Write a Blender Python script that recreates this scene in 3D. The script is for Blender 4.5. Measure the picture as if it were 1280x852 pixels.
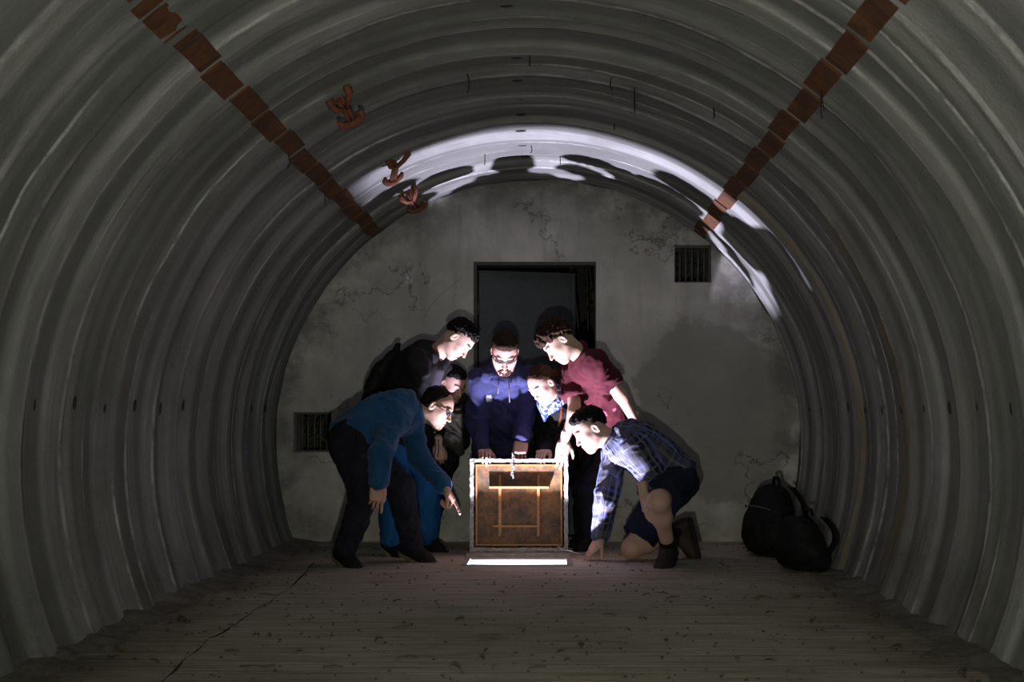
import bpy, bmesh, math, random
import numpy as np
from mathutils import Vector, Matrix

# ------------------------------------------------------------------ reset
for o in list(bpy.data.objects):
    bpy.data.objects.remove(o, do_unlink=True)
scene = bpy.context.scene
COL = scene.collection
random.seed(7)
RNG = np.random.default_rng(11)

# ------------------------------------------------------------------ camera
F = 1500.0                       # focal length in pixels of a 1280 x 852 frame
VPX, VPY = 693.0, 518.0          # where the vault's axis vanishes in the photograph
CX, CZ = 0.11, 0.84              # camera stands 11 cm right of the axis, 84 cm high
cam_d = bpy.data.cameras.new('camera')
cam_d.sensor_width = 36.0
cam_d.lens = F / 1280.0 * 36.0
cam_d.shift_x = (640.0 - VPX) / 1280.0
cam_d.shift_y = (VPY - 426.0) / 1280.0
cam_d.clip_start = 0.05
cam = bpy.data.objects.new('camera', cam_d)
cam.location = (CX, 0, CZ)
cam.rotation_euler = (math.pi / 2, 0, 0)
COL.objects.link(cam)
scene.camera = cam

# ------------------------------------------------------------------ world, lights, exposure
w = bpy.data.worlds.new('world')
scene.world = w
w.use_nodes = True
w.node_tree.nodes['Background'].inputs[0].default_value = (0.80, 0.95, 0.78, 1)
w.node_tree.nodes['Background'].inputs[1].default_value = 0.40

scene.view_settings.view_transform = 'Standard'
scene.view_settings.look = 'None'
scene.view_settings.gamma = 1.0
scene.view_settings.use_curve_mapping = False
scene.view_settings.exposure = 0.0

def spot(name, loc, target, power, color, size_deg, blend, radius):
    d = bpy.data.lights.new(name, 'SPOT')
    d.energy = power; d.color = color; d.spot_size = math.radians(size_deg)
    d.spot_blend = blend; d.shadow_soft_size = radius
    o = bpy.data.objects.new(name, d); o.location = loc
    o.rotation_euler = (Vector(target) - Vector(loc)).to_track_quat('-Z', 'Y').to_euler()
    COL.objects.link(o); return o

# the strong cold torch down in the hatch, and the photographer's weak torch beside the camera
spot('hatch_torch', (-0.24, 6.695, -0.46), (0.55, 7.05, 2.2), 900.0, (0.80, 0.75, 1.0), 92, 1.0, 0.024)
spot('camera_torch', (0.06, 0.6, 0.50), (0.50, 7.9, 2.3), 190.0, (1.0, 0.985, 0.88), 96, 1.0, 0.03)

# ------------------------------------------------------------------ helpers
def P(px, py, Y):
    """a photo pixel at depth Y (metres in front of the camera) as a point of the place"""
    return np.array([CX + (px - VPX) * Y / F, Y, CZ + (VPY - py) * Y / F])

def nrm(v):
    v = np.asarray(v, float); return v / (np.linalg.norm(v) + 1e-12)

def tag(o, label=None, cat=None, group=None, kind=None):
    if label: o['label'] = label
    if cat: o['category'] = cat
    if group: o['group'] = group
    if kind: o['kind'] = kind
    return o

def empty(name, loc=(0, 0, 0)):
    o = bpy.data.objects.new(name, None); o.location = [float(c) for c in loc]
    o.empty_display_size = 0.1
    COL.objects.link(o); return o

def mesh_obj(name, verts, faces, mat, parent=None, smooth=True, attrs=None):
    """verts in world coordinates; the object's origin goes to its parent's base"""
    verts = np.asarray(verts, np.float64).reshape(-1, 3)
    off = np.zeros(3)
    if parent is not None:
        p = parent
        while p is not None:
            off += np.array(p.location); p = p.parent
    me = bpy.data.meshes.new(name)
    me.from_pydata((verts - off).tolist(), [], faces if isinstance(faces, list) else faces.tolist())
    if smooth:
        me.polygons.foreach_set('use_smooth', np.ones(len(me.polygons), bool))
    if attrs:
        for an, (typ, data) in attrs.items():
            a = me.attributes.new(an, typ, 'POINT')
            a.data.foreach_set('color' if typ == 'FLOAT_COLOR' else 'vector', np.asarray(data, np.float32).ravel())
    me.update()
    if mat: me.materials.append(mat)
    o = bpy.data.objects.new(name, me); COL.objects.link(o)
    if parent is not None: o.parent = parent
    return o

class MB:
    """collects simple solids into one mesh"""
    def __init__(s): s.v = []; s.f = []
    def add(s, v, f):
        n = len(s.v); s.v += [tuple(map(float, c)) for c in v]; s.f += [tuple(i + n for i in q) for q in f]; return s
    def box(s, c, h, R=None):
        c = np.asarray(c, float); h = np.asarray(h, float)
        pts = np.array([[x, y, z] for x in (-1, 1) for y in (-1, 1) for z in (-1, 1)], float) * h
        if R is not None: pts = pts @ np.asarray(R).T
        return s.add(pts + c, [(0, 1, 3, 2), (4, 6, 7, 5), (0, 4, 5, 1), (2, 3, 7, 6), (0, 2, 6, 4), (1, 5, 7, 3)])
    def bbox(s, lo, hi):
        lo = np.asarray(lo, float); hi = np.asarray(hi, float)
        return s.box((lo + hi) / 2, (hi - lo) / 2)
    def tube(s, pts, r, n=8, closed=False, caps=True):
        pts = [np.asarray(p, float) for p in pts]; m = len(pts)
        rs = r if hasattr(r, '__len__') else [r] * m
        ring0 = len(s.v); up = None; vs = []
        for i, p in enumerate(pts):
            a = pts[(i - 1) % m] if (closed or i > 0) else p
            b = pts[(i + 1) % m] if (closed or i < m - 1) else p
            t = nrm(b - a)
            if up is None:
                up = np.cross(t, [0, 0, 1.0])
                if np.linalg.norm(up) < .1: up = np.cross(t, [0, 1.0, 0])
            up = nrm(up - t * np.dot(up, t)); w_ = np.cross(t, up)
            for k in range(n):
                an = 2 * math.pi * k / n
                vs.append(p + rs[i] * (math.cos(an) * up + math.sin(an) * w_))
        fs = []
        for i in range(m if closed else m - 1):
            j = (i + 1) % m
            for k in range(n):
                k2 = (k + 1) % n
                fs.append((i * n + k, i * n + k2, j * n + k2, j * n + k))
        if caps and not closed:
            fs.append(tuple(range(n - 1, -1, -1))); fs.append(tuple((m - 1) * n + k for k in range(n)))
        return s.add(vs, fs)
    def build(s, name, mat, parent=None, smooth=False):
        return mesh_obj(name, s.v, s.f, mat, parent, smooth)

_lat = {}
def noise3(p, seed=0):
    """smooth lattice noise in -1..1"""
    if seed not in _lat: _lat[seed] = np.random.default_rng(seed + 100).uniform(-1, 1, (32, 32, 32)).astype(np.float32)
    L = _lat[seed]
    i = np.floor(p).astype(int); f = p - i; f = f * f * (3 - 2 * f); out = 0
    for a in (0, 1):
        for b in (0, 1):
            for c in (0, 1):
                w_ = (f[:, 0] if a else 1 - f[:, 0]) * (f[:, 1] if b else 1 - f[:, 1]) * (f[:, 2] if c else 1 - f[:, 2])
                out = out + w_ * L[(i[:, 0] + a) % 32, (i[:, 1] + b) % 32, (i[:, 2] + c) % 32]
    return out

# ------------------------------------------------------------------ procedural materials
class S:
    """a shader value with arithmetic"""
    def __init__(s, m, sock): s.m = m; s.s = sock
    def _op(s, op, b=None, c=None, clamp=False):
        n = s.m.nt.nodes.new('ShaderNodeMath'); n.operation = op; n.use_clamp = clamp
        for i, v in enumerate((s, b, c)):
            if v is None: continue
            if isinstance(v, S): s.m.nt.links.new(v.s, n.inputs[i])
            else: n.inputs[i].default_value = v
        return S(s.m, n.outputs[0])
    def __add__(s, b): return s._op('ADD', b)
    def __sub__(s, b): return s._op('SUBTRACT', b)
    def __mul__(s, b): return s._op('MULTIPLY', b)
    def __truediv__(s, b): return s._op('DIVIDE', b)
    def abs(s): return s._op('ABSOLUTE')
    def fract(s): return s._op('FRACT')
    def sin(s): return s._op('SINE')
    def floor(s): return s._op('FLOOR')
    def max(s, b): return s._op('MAXIMUM', b)
    def min(s, b): return s._op('MINIMUM', b)
    def inv(s): return S(s.m, s._op('MULTIPLY_ADD', -1.0, 1.0).s)
    def step(s, lo, hi):
        n = s.m.nt.nodes.new('ShaderNodeMapRange'); n.interpolation_type = 'SMOOTHSTEP'
        s.m.nt.links.new(s.s, n.inputs[0]); n.inputs[1].default_value = lo; n.inputs[2].default_value = hi
        return S(s.m, n.outputs[0])

class Mat:
    def __init__(s, name, base=(.5, .5, .5), rough=.8, metal=0.0, spec=None):
        s.mat = bpy.data.materials.new(name); s.mat.use_nodes = True; s.nt = s.mat.node_tree
        s.b = s.nt.nodes['Principled BSDF']; s._co = None
        s.b.inputs['Base Color'].default_value = (*base, 1); s.b.inputs['Roughness'].default_value = rough
        s.b.inputs['Metallic'].default_value = metal
        if spec is not None: s.b.inputs['Specular IOR Level'].default_value = spec
    def co(s):
        if s._co is None: s._co = s.nt.nodes.new('ShaderNodeTexCoord').outputs['Object']
        return s._co
    def attr(s, name):
        n = s.nt.nodes.new('ShaderNodeAttribute'); n.attribute_name = name; return n
    def map(s, scale=(1, 1, 1), rot=(0, 0, 0), loc=(0, 0, 0), src=None):
        n = s.nt.nodes.new('ShaderNodeMapping'); n.inputs['Scale'].default_value = scale
        n.inputs['Rotation'].default_value = rot; n.inputs['Location'].default_value = loc
        s.nt.links.new(src or s.co(), n.inputs[0]); return n.outputs[0]
    def xyz(s, src=None):
        n = s.nt.nodes.new('ShaderNodeSeparateXYZ'); s.nt.links.new(src or s.co(), n.inputs[0])
        return [S(s, n.outputs[i]) for i in range(3)]
    def noise(s, scale, detail=4, rough=.55, src=None, dist=0.0):
        n = s.nt.nodes.new('ShaderNodeTexNoise'); n.inputs['Scale'].default_value = scale
        n.inputs['Detail'].default_value = detail; n.inputs['Roughness'].default_value = rough
        n.inputs['Distortion'].default_value = dist
        s.nt.links.new(src or s.co(), n.inputs['Vector']); return S(s, n.outputs['Fac'])
    def voro(s, scale, src=None, feature='DISTANCE_TO_EDGE'):
        n = s.nt.nodes.new('ShaderNodeTexVoronoi'); n.feature = feature; n.inputs['Scale'].default_value = scale
        s.nt.links.new(src or s.co(), n.inputs['Vector']); return S(s, n.outputs['Distance'])
    def mix(s, fac, a, b):
        n = s.nt.nodes.new('ShaderNodeMix'); n.data_type = 'RGBA'
        for v, i in ((fac, 0), (a, 6), (b, 7)):
            if isinstance(v, S): s.nt.links.new(v.s, n.inputs[i])
            elif isinstance(v, tuple): n.inputs[i].default_value = (*v, 1)
            elif isinstance(v, (int, float)): n.inputs[i].default_value = v
            else: s.nt.links.new(v, n.inputs[i])
        return n.outputs[2]
    def color(s, sock): s.nt.links.new(sock, s.b.inputs['Base Color']); return s
    def rough(s, v): s.nt.links.new(v.s, s.b.inputs['Roughness']); return s
    def bump(s, h, strength=.5, dist=.01):
        n = s.nt.nodes.new('ShaderNodeBump'); n.inputs['Strength'].default_value = strength
        n.inputs['Distance'].default_value = dist
        s.nt.links.new(h.s, n.inputs['Height']); s.nt.links.new(n.outputs[0], s.b.inputs['Normal']); return s

PITCH, Y0 = 0.338, 4.25          # corrugation pitch and the depth of one trough

def m_vault():
    m = Mat('vault_concrete', rough=.97, spec=.12)
    x, y, z = m.xyz()
    big = m.noise(1.3, 5, .6); fine = m.noise(55, 3, .6); mid = m.noise(6, 5, .65)
    wob = m.noise(2.2, 4, .6, src=m.map((1, .4, 1), loc=(4, 1, 2)))
    c = m.mix(big.step(.3, .7), (0.225, 0.232, 0.217), (0.341, 0.348, 0.326))
    c = m.mix(mid.step(.35, .8) * .55, c, (0.406, 0.413, 0.392))
    u = (y - Y0) * (1 / PITCH) + (wob - .5) * .12
    fr = u.fract()
    ring = m.noise(1.0, 1, .5, src=m.map((.55, 1.9, .55), loc=(9, 3, 5)))          # which rings carry lime, and where along them
    pale = (fr - .70).abs().step(.10, .03) * ring.step(.40, .56)
    pale2 = (fr - .27).abs().step(.03, .01) * m.noise(1.2, 2, .5, src=m.map((.6, 2.7, .6), loc=(2, 7, 1))).step(.46, .62)
    tone = m.noise(1.0, 0, .5, src=m.map((.12, 5.3, .12), loc=(1, 6, 3)))
    c = m.mix(tone.step(.58, .42) * .55, c, (0.085, 0.088, 0.080))
    brk = m.noise(9, 5, .7).step(.3, .62)
    c = m.mix(pale.max(pale2) * brk * .75, c, (0.700, 0.700, 0.667))
    dark = (fr - .76).abs().step(.035, .01) * m.noise(1.1, 2, .5, src=m.map((.7, 2.1, .7), loc=(12, 2, 8))).step(.5, .68)
    c = m.mix(dark * .8, c, (0.045, 0.040, 0.030))
    # ochre run on the right flank, damp green near the footing
    och = (y - 6.36 + (wob - .5) * .1).abs().step(.05, .01) * x.step(.9, 1.2)
    och2 = (y - 5.55 + (wob - .5) * .2).abs().step(.10, .02) * x.step(1.2, 1.5)
    c = m.mix((och.max(och2 * .7)) * .6 * mid.step(.25, .6), c, (0.290, 0.217, 0.070))
    c = m.mix(z.step(.75, .0) * m.noise(3, 5, .7).step(.35, .7) * .75, c, (0.085, 0.085, 0.060))
    drip = m.noise(3.0, 4, .6, src=m.map((1, 9, .35))).step(.52, .75)
    c = m.mix(drip * .4, c, (0.110, 0.110, 0.100))
    m.color(c)
    m.bump(fine * .6 + mid * .9 + pale * .5 + m.noise(18, 4, .7) * .4, .42, .012)
    return m.mat

def m_wallback():
    m = Mat('plaster', rough=.97, spec=.12)
    x, y, z = m.xyz()
    big = m.noise(1.7, 5, .6); mid = m.noise(5, 6, .65); fine = m.noise(70, 2)
    c = m.mix(big.step(.3, .7), (0.375, 0.365, 0.335), (0.590, 0.578, 0.530))
    c = m.mix(mid.step(.45, .75) * .6, c, (0.348, 0.355, 0.319))
    damp = (m.noise(2.6, 5, .6, src=m.map(loc=(3, 1, 2))) * .5 + (x - 1.15).abs().step(.65, .15) * .38 + (z - .85).abs().step(.7, .2) * .35).step(.635, .69)
    c = m.mix(damp * .62, c, (0.215, 0.210, 0.180))
    low = z.step(.55, .0) * m.noise(4, 5, .7).step(.3, .6)
    c = m.mix(low * .45, c, (0.217, 0.217, 0.120))
    run = m.noise(5, 3, .6, src=m.map((1.6, 1, .18))).step(.5, .75) * z.step(.9, 1.7)
    c = m.mix(run * .45, c, (0.246, 0.232, 0.189))
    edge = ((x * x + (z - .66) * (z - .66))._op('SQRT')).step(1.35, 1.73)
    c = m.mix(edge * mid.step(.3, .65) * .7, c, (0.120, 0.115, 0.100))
    cr = (m.noise(1.6, 7, .62, src=m.map(loc=(.3, 0, .2))) - .5).abs().step(.006, .001) * m.noise(1.3, 2, src=m.map(loc=(7, 0, 3))).step(.50, .60)
    c = m.mix(cr * .6, c, (0.060, 0.060, 0.050))
    m.color(c); m.bump(fine * .25 + mid * 1.0 - cr * .8, .55, .01)
    return m.mat

def m_floor():
    m = Mat('floor_concrete', rough=.95, spec=.15)
    x, y, z = m.xyz()
    big = m.noise(1.2, 5, .6); mid = m.noise(7, 6, .7); fine = m.noise(60, 3)
    streak = m.noise(4, 4, .6, src=m.map((.5, 9, 1)))
    c = m.mix(big.step(.3, .7), (.44, .41, .32), (.58, .55, .45))
    c = m.mix(streak.step(.35, .7) * .6, c, (.16, .145, .115))
    c = m.mix(mid.step(.55, .8) * .6, c, (.12, .105, .08))
    board = (y * 10.5 + (m.noise(1.5, 2) - .5) * .4).fract()
    gap = (board - .5).abs().step(.44, .49)
    c = m.mix(gap * .28, c, (.085, .075, .055))
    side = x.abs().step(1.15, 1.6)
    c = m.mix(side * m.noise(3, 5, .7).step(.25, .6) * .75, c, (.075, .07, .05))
    spots = m.noise(22, 3, .7).step(.66, .74)
    c = m.mix(spots * .7, c, (.05, .045, .03))
    m.color(c); m.bump(fine * .2 + mid * .7 + gap * -.4 + streak * .5, .5, .012)
    return m.mat

def m_rust(name, a, b, c2, scale=9, rough=.85, metal=.0):
    m = Mat(name, rough=rough, metal=metal)
    n1 = m.noise(scale, 6, .7); n2 = m.noise(scale * 4, 4, .7, src=m.map(loc=(5, 3, 1)))
    c = m.mix(n1.step(.35, .65), a, b); c = m.mix(n2.step(.5, .7) * .8, c, c2)
    m.color(c); m.bump(n1 + n2 * .6, .5, .004); return m.mat

def m_fabric(name, base, var=.25, weave=700, rough=.9, sheen=.0, fold=0):
    m = Mat(name, rough=rough, spec=.2)
    n = m.noise(6, 4, .6); d = tuple(c * (1 - var) for c in base); e = tuple(min(1, c * (1 + var)) for c in base)
    m.color(m.mix(n.step(.3, .7), d, e))
    m.bump(m.noise(weave * .25, 2, .6) * .4 + m.noise(28, 4, .6) * .8, .35, .004)
    m.b.inputs['Sheen Weight'].default_value = sheen
    return m.mat

def m_attr(name, rough=.6, sss=0.0, bump=60, bstr=.2):
    m = Mat(name, rough=rough, spec=.35)
    m.color(m.attr('col').outputs['Color'])
    if sss:
        m.b.inputs['Subsurface Weight'].default_value = sss
        m.b.inputs['Subsurface Radius'].default_value = (.012, .005, .003)
        m.b.inputs['Subsurface Scale'].default_value = .6
    m.bump(m.noise(bump * 4, 3, .6), bstr, .002)
    return m.mat

def m_hair(name, base):
    m = Mat(name, rough=.7, spec=.1)
    n = m.noise(90, 4, .7, src=m.map((1, 1, .35)), dist=.6)
    m.color(m.mix(n.step(.35, .7), tuple(c * .5 for c in base), tuple(c * 1.6 for c in base)))
    m.bump(n, .8, .006); return m.mat

def m_plaid():
    m = Mat('plaid_cotton', rough=.9, spec=.2)
    u, v, wv = m.xyz(m.attr('cuv').outputs['Vector'])
    def band(t, per, c0, half): return ((t * (1 / per)).fract() - c0).abs().step(half * 1.25, half * .8)
    c = m.mix(band(u, .165, .30, .14) * .5, (.014, .015, .030), (.10, .10, .115))
    c = m.mix(band(v, .165, .30, .14) * .5, c, (.12, .12, .135))
    c = m.mix(band(u, .165, .62, .05) * .35, c, (.10, .13, .34))
    c = m.mix(band(v, .165, .62, .05) * .8, c, (.12, .15, .38))
    c = m.mix((band(v, .165, .86, .03)).max(band(u, .165, .86, .03)) * .3, c, (.30, .31, .36))
    c = m.mix(band(v, .033, .5, .16) * .4, c, (.17, .19, .28))
    m.color(c); m.bump(m.noise(30, 4, .6), .35, .004)
    return m.mat

def m_bandana():
    m = Mat('bandana_cotton', rough=.8, spec=.2)
    n = m.noise(26, 2, .5, dist=1.5)
    m.color(m.mix(n.step(.54, .60), (.03, .055, .22), (.55, .62, .85)))
    m.bump(m.noise(30, 3), .3, .004); return m.mat

MT = {
    'vault': m_vault(), 'wall': m_wallback(), 'floor': m_floor(),
    'plate': m_rust('rusty_strip', (.075, .028, .010), (.14, .052, .018), (.05, .022, .012), 7),
    'hook': m_rust('rusty_hook', (.15, .05, .022), (.21, .08, .036), (.08, .03, .018), 20),
    'lid': m_rust('rusty_lid', (.050, .030, .014), (.17, .088, .022), (.022, .021, .026), 11, .7),
    'lidbar': m_rust('rusty_bar', (.30, .13, .035), (.42, .20, .06), (.14, .06, .02), 22, .7),
    'frame': m_rust('limed_steel', (.24, .23, .20), (.36, .35, .31), (.16, .14, .11), 25, .8),
    'bank': m_rust('banked_dirt', (.12, .115, .085), (.20, .19, .15), (.06, .055, .04), 14, 1.0),
    'dirt': Mat('crack_dirt_and_shade', (.018, .016, .012), 1.0).mat,  # crack filling, with the shade of the recess put into the colour
    'shaft': Mat('shaft_concrete', (.13, .13, .13), .9).mat,
    'door': m_rust('painted_door_steel', (.050, .058, .066), (.062, .070, .078), (.042, .047, .052), 5, .55),
    'doorframe': m_rust('dark_frame_steel', (.045, .045, .043), (.06, .06, .055), (.03, .028, .025), 8, .7),
    'bar': m_rust('vent_bar_steel', (.07, .068, .055), (.10, .095, .08), (.05, .04, .03), 14, .7),
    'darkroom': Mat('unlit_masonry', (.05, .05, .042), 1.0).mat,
    'leafgreen': m_rust('ivy_leaf', (.035, .05, .015), (.05, .07, .022), (.03, .03, .012), 12, .6),
    'leafdry': m_rust('dry_leaf', (.07, .045, .022), (.12, .08, .04), (.04, .028, .016), 30, .9),
    'twig': m_rust('dry_twig', (.09, .07, .045), (.15, .12, .08), (.05, .04, .03), 30, .9),
    'pale': Mat('pale_root', (.45, .44, .38), .8).mat,
    'wire': Mat('dark_wire', (.02, .017, .015), .7).mat,
    'chain': Mat('zinc_chain', (.62, .62, .62), .38, .8).mat,
    'skin': m_attr('skin', .5, .25), 'plaid': m_plaid(), 'bandana': m_bandana(),
    'printed': m_attr('printed_jersey', .9, 0, 40, .35),
    'blackjacket': m_fabric('black_shell_fabric', (.012, .012, .013), .3, rough=.75),
    'greyzip': m_fabric('dark_grey_sweat_fabric', (.045, .04, .055), .2),
    'bluesweater': m_fabric('blue_sweater_knit', (.014, .072, .165), .18, sheen=.1),
    'bluepants': m_fabric('blue_work_cotton', (.010, .082, .215), .25),
    'navyjean': m_fabric('dark_navy_denim', (.014, .014, .022), .3),
    'darkjean': m_fabric('faded_black_denim', (.022, .020, .025), .35),
    'blacktop': m_fabric('black_jersey', (.012, .012, .014), .3),
    'navyshort': m_fabric('navy_short_cotton', (.010, .014, .032), .25),
    'sock': m_fabric('black_sock_knit', (.008, .008, .008), .2),
    'shoe': m_fabric('black_shoe_mesh', (.010, .009, .008), .4, rough=.7),
    'boot': m_fabric('brown_boot_leather', (.035, .026, .018), .4, rough=.6),
    'gum': m_fabric('gum_sole_rubber', (.17, .15, .075), .2, rough=.7),
    'paleshoesole': m_fabric('pale_sole_rubber', (.30, .27, .19), .2, rough=.7),
    'darksole': m_fabric('dark_sole_rubber', (.02, .018, .015), .2, rough=.7),
    'bag': m_fabric('black_bag_nylon', (.007, .008, .008), .3, rough=.7),
    'olivebag': m_fabric('olive_canvas', (.028, .028, .018), .3),
    'strapgrey': m_fabric('grey_webbing', (.10, .10, .11), .2),
    'brownstrap': m_fabric('brown_leather_strap', (.16, .05, .02), .2, rough=.6),
    'metal': Mat('spectacle_metal', (.05, .05, .06), .35, .8).mat,
    'steelwatch': Mat('watch_steel', (.65, .65, .65), .3, .9).mat,
    'hairdark': m_hair('dark_hair', (.012, .009, .008)),
    'hairbrown': m_hair('brown_hair', (.030, .016, .009)),
    'hairblack': m_hair('black_hair', (.009, .007, .007)),
}
gl = Mat('spectacle_glass', (1, 1, 1), .05); gl.b.inputs['Transmission Weight'].default_value = 1.0
gl.b.inputs['IOR'].default_value = 1.05; MT['glass'] = gl.mat
lp = Mat('lens_grey', (.6, .6, .65), .3)

# ================================================================== THE SETTING
R, ZC, YB = 1.737, 0.66, 7.95        # vault radius, height of its centre, back wall plane
YF = -2.6                            # open end of the vault behind the camera
AMP = 0.0065

def corr(Y):
    s = np.cos(2 * np.pi * (np.asarray(Y) - Y0) / PITCH)
    return np.tanh(3.6 * s) / math.tanh(3.6)

def vr(Y):
    Y = np.asarray(Y, float); k = np.round((Y - Y0) / PITCH)           # every ring was cast a little differently
    return R + AMP * corr(Y + .03 * np.sin(Y * 2.9 + 1)) * (1 + .45 * np.sin(Y * 5.3))

def vault_pt(th, Y, inset=0.0):
    """th measured from the crown, positive to the right"""
    r = vr(Y) - inset
    return np.array([r * math.sin(th), Y, ZC + r * math.cos(th)])

TH_S = math.radians(37.8)            # the rusty strips
TH_E = math.radians(180) - math.asin(1.58 / R)   # just under the floor line

def vault_piece(name, a, b):
    na = max(8, int(abs(b - a) / math.radians(2.2)))
    ths = np.linspace(a, b, na + 1)
    Ys = np.concatenate([np.linspace(YF, 2.6, int((2.6 - YF) / PITCH * 10)), np.linspace(2.6, 8.05, int((8.05 - 2.6) / PITCH * 20))[1:]])
    T, YY = np.meshgrid(ths, Ys, indexing='ij')
    r = vr(YY)
    pts = np.stack([r * np.sin(T), YY, ZC + r * np.cos(T)], -1).reshape(-1, 3)
    d = noise3(pts * 2.2, 1) * .008 + noise3(pts * np.array([4, 10, 4]), 2) * .0035
    nr = pts - np.array([0, 0, ZC]); nr[:, 1] = 0; nr /= np.linalg.norm(nr, axis=1, keepdims=True)
    pts += nr * d[:, None]
    n2 = len(Ys); i = np.arange(len(ths) - 1)[:, None]; j = np.arange(n2 - 1)[None]
    k = (i * n2 + j).ravel()
    f = np.stack([k, k + 1, k + n2 + 1, k + n2], 1)
    o = mesh_obj(name, pts, f, MT['vault'])
    tag(o, kind='structure'); return o

ceiling = vault_piece('ceiling', -TH_S, TH_S)
wall_left = vault_piece('wall_left', -TH_E, -TH_S)
wall_right = vault_piece('wall_right', TH_S, TH_E)
tag(ceiling, 'crown of the corrugated grey concrete vault', 'ceiling')
tag(wall_left, 'left flank of the corrugated concrete vault', 'wall')
tag(wall_right, 'right flank of the corrugated concrete vault', 'wall')

# rusty strips: one plate for each corrugation
for si, sgn in ((1, -1), (2, 1)):
    st = tag(empty('trim_%d' % si, (0, 0, 0)), 'strip of rusty steel plates along the %s haunch of the vault' % ('left' if sgn < 0 else 'right'), 'steel strip', kind='structure')
    hw = .046
    for k in range(-13, 12):
        y0 = Y0 + (k - .5) * PITCH + .018 + random.uniform(-.004, .008)
        y1 = Y0 + (k + .5) * PITCH - .018 + random.uniform(-.008, .004)
        y1 = min(y1, 7.93)
        if y1 - y0 < .05: continue
        sh = random.uniform(-.004, .004) + (.006 if k % 2 else -.006)
        ys = np.linspace(y0, y1, 9)
        v = []; f = []
        for yy in ys:
            for tt in (-hw, hw):
                for ins in (.007, -.02):
                    v.append(vault_pt(sgn * TH_S + (tt + sh) / R, yy, ins))
        for a in range(8):
            b = a * 4
            f += [(b, b + 2, b + 6, b + 4), (b + 1, b + 5, b + 7, b + 3), (b, b + 4, b + 5, b + 1), (b + 2, b + 3, b + 7, b + 6)]
        f += [(0, 1, 3, 2), (32, 34, 35, 33)]
        mesh_obj('rust_plate', v, f, MT['plate'], st, smooth=False)

# bolts at the springing line and the crown, one row per trough
bm = bmesh.new(); bmesh.ops.create_uvsphere(bm, u_segments=8, v_segments=5, radius=1.0)
bolt_me = bpy.data.meshes.new('anchor_bolt'); bm.to_mesh(bolt_me); bm.free(); bolt_me.materials.append(MT['wire'])
for par, th, dims in ((wall_left, -math.radians(83), (.006, .011, .028)), (wall_right, math.radians(83), (.006, .011, .028)), (ceiling, math.radians(-2.2), (.03, .011, .006))):
    for k in range(-2, 11):
        yy = Y0 + k * PITCH
        b = bpy.data.objects.new('anchor_bolt', bolt_me); COL.objects.link(b); b.parent = par
        p = vault_pt(th + random.uniform(-.008, .008), yy + random.uniform(-.01, .01), .0); b.location = p
        s_ = random.uniform(.65, 1.15); b.scale = [d * s_ for d in dims]
        b.rotation_euler = (0, (th + math.pi / 2 if th < -1 else th - math.pi / 2 if th > 1 else th), 0)

# back wall with door and vent openings (boolean cut)
def hexbox(lo, hi):
    m = MB().bbox(lo, hi); me = bpy.data.meshes.new('cut'); me.from_pydata(m.v, [], m.f); me.update()
    o = bpy.data.objects.new('cut', me); COL.objects.link(o); return o

def wall_rect(px0, py0, px1, py1):
    a = P(px0, py1, YB); b = P(px1, py0, YB); return a[0], a[2], b[0], b[2]

DX0, DZ0, DX1, DZ1 = wall_rect(592, 327, 745, 680); DZ0 = -.02
VENTS = [wall_rect(843, 306, 889, 353), wall_rect(367, 515, 414, 565)]
n = 180; v = []; f = []
thw = TH_E + .02
ang = np.linspace(-thw, thw, n)
rr = R + .004 + noise3(np.stack([np.sin(ang) * 9, np.cos(ang) * 9, ang * 0], 1), 3) * .014
for yy in (YB, YB + .32):
    for a, r_ in zip(ang, rr): v.append((r_ * math.sin(a), yy, ZC + r_ * math.cos(a)))
f = [tuple(range(n)), tuple(range(2 * n - 1, n - 1, -1))] + [(i, i + n, (i + 1) % n + n, (i + 1) % n) for i in range(n)]
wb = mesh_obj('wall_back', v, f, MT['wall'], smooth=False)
bmx = bmesh.new(); bmx.from_mesh(wb.data); bmesh.ops.recalc_face_normals(bmx, faces=bmx.faces); bmx.to_mesh(wb.data); bmx.free()
cuts = [hexbox((DX0, YB - .1, -.5), (DX1, YB + .5, DZ1))] + [hexbox((a, YB - .1, b), (c, YB + .5, d)) for a, b, c, d in VENTS]
for c in cuts:
    md = wb.modifiers.new('cut', 'BOOLEAN'); md.operation = 'DIFFERENCE'; md.object = c; md.solver = 'EXACT'
bpy.context.view_layer.update()
ev = wb.evaluated_get(bpy.context.evaluated_depsgraph_get())
me2 = bpy.data.meshes.new_from_object(ev); wb.modifiers.clear(); wb.data = me2
for c in cuts: bpy.data.objects.remove(c, do_unlink=True)
tag(wb, 'grey stained plaster wall closing the vault', 'wall', kind='structure')

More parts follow.
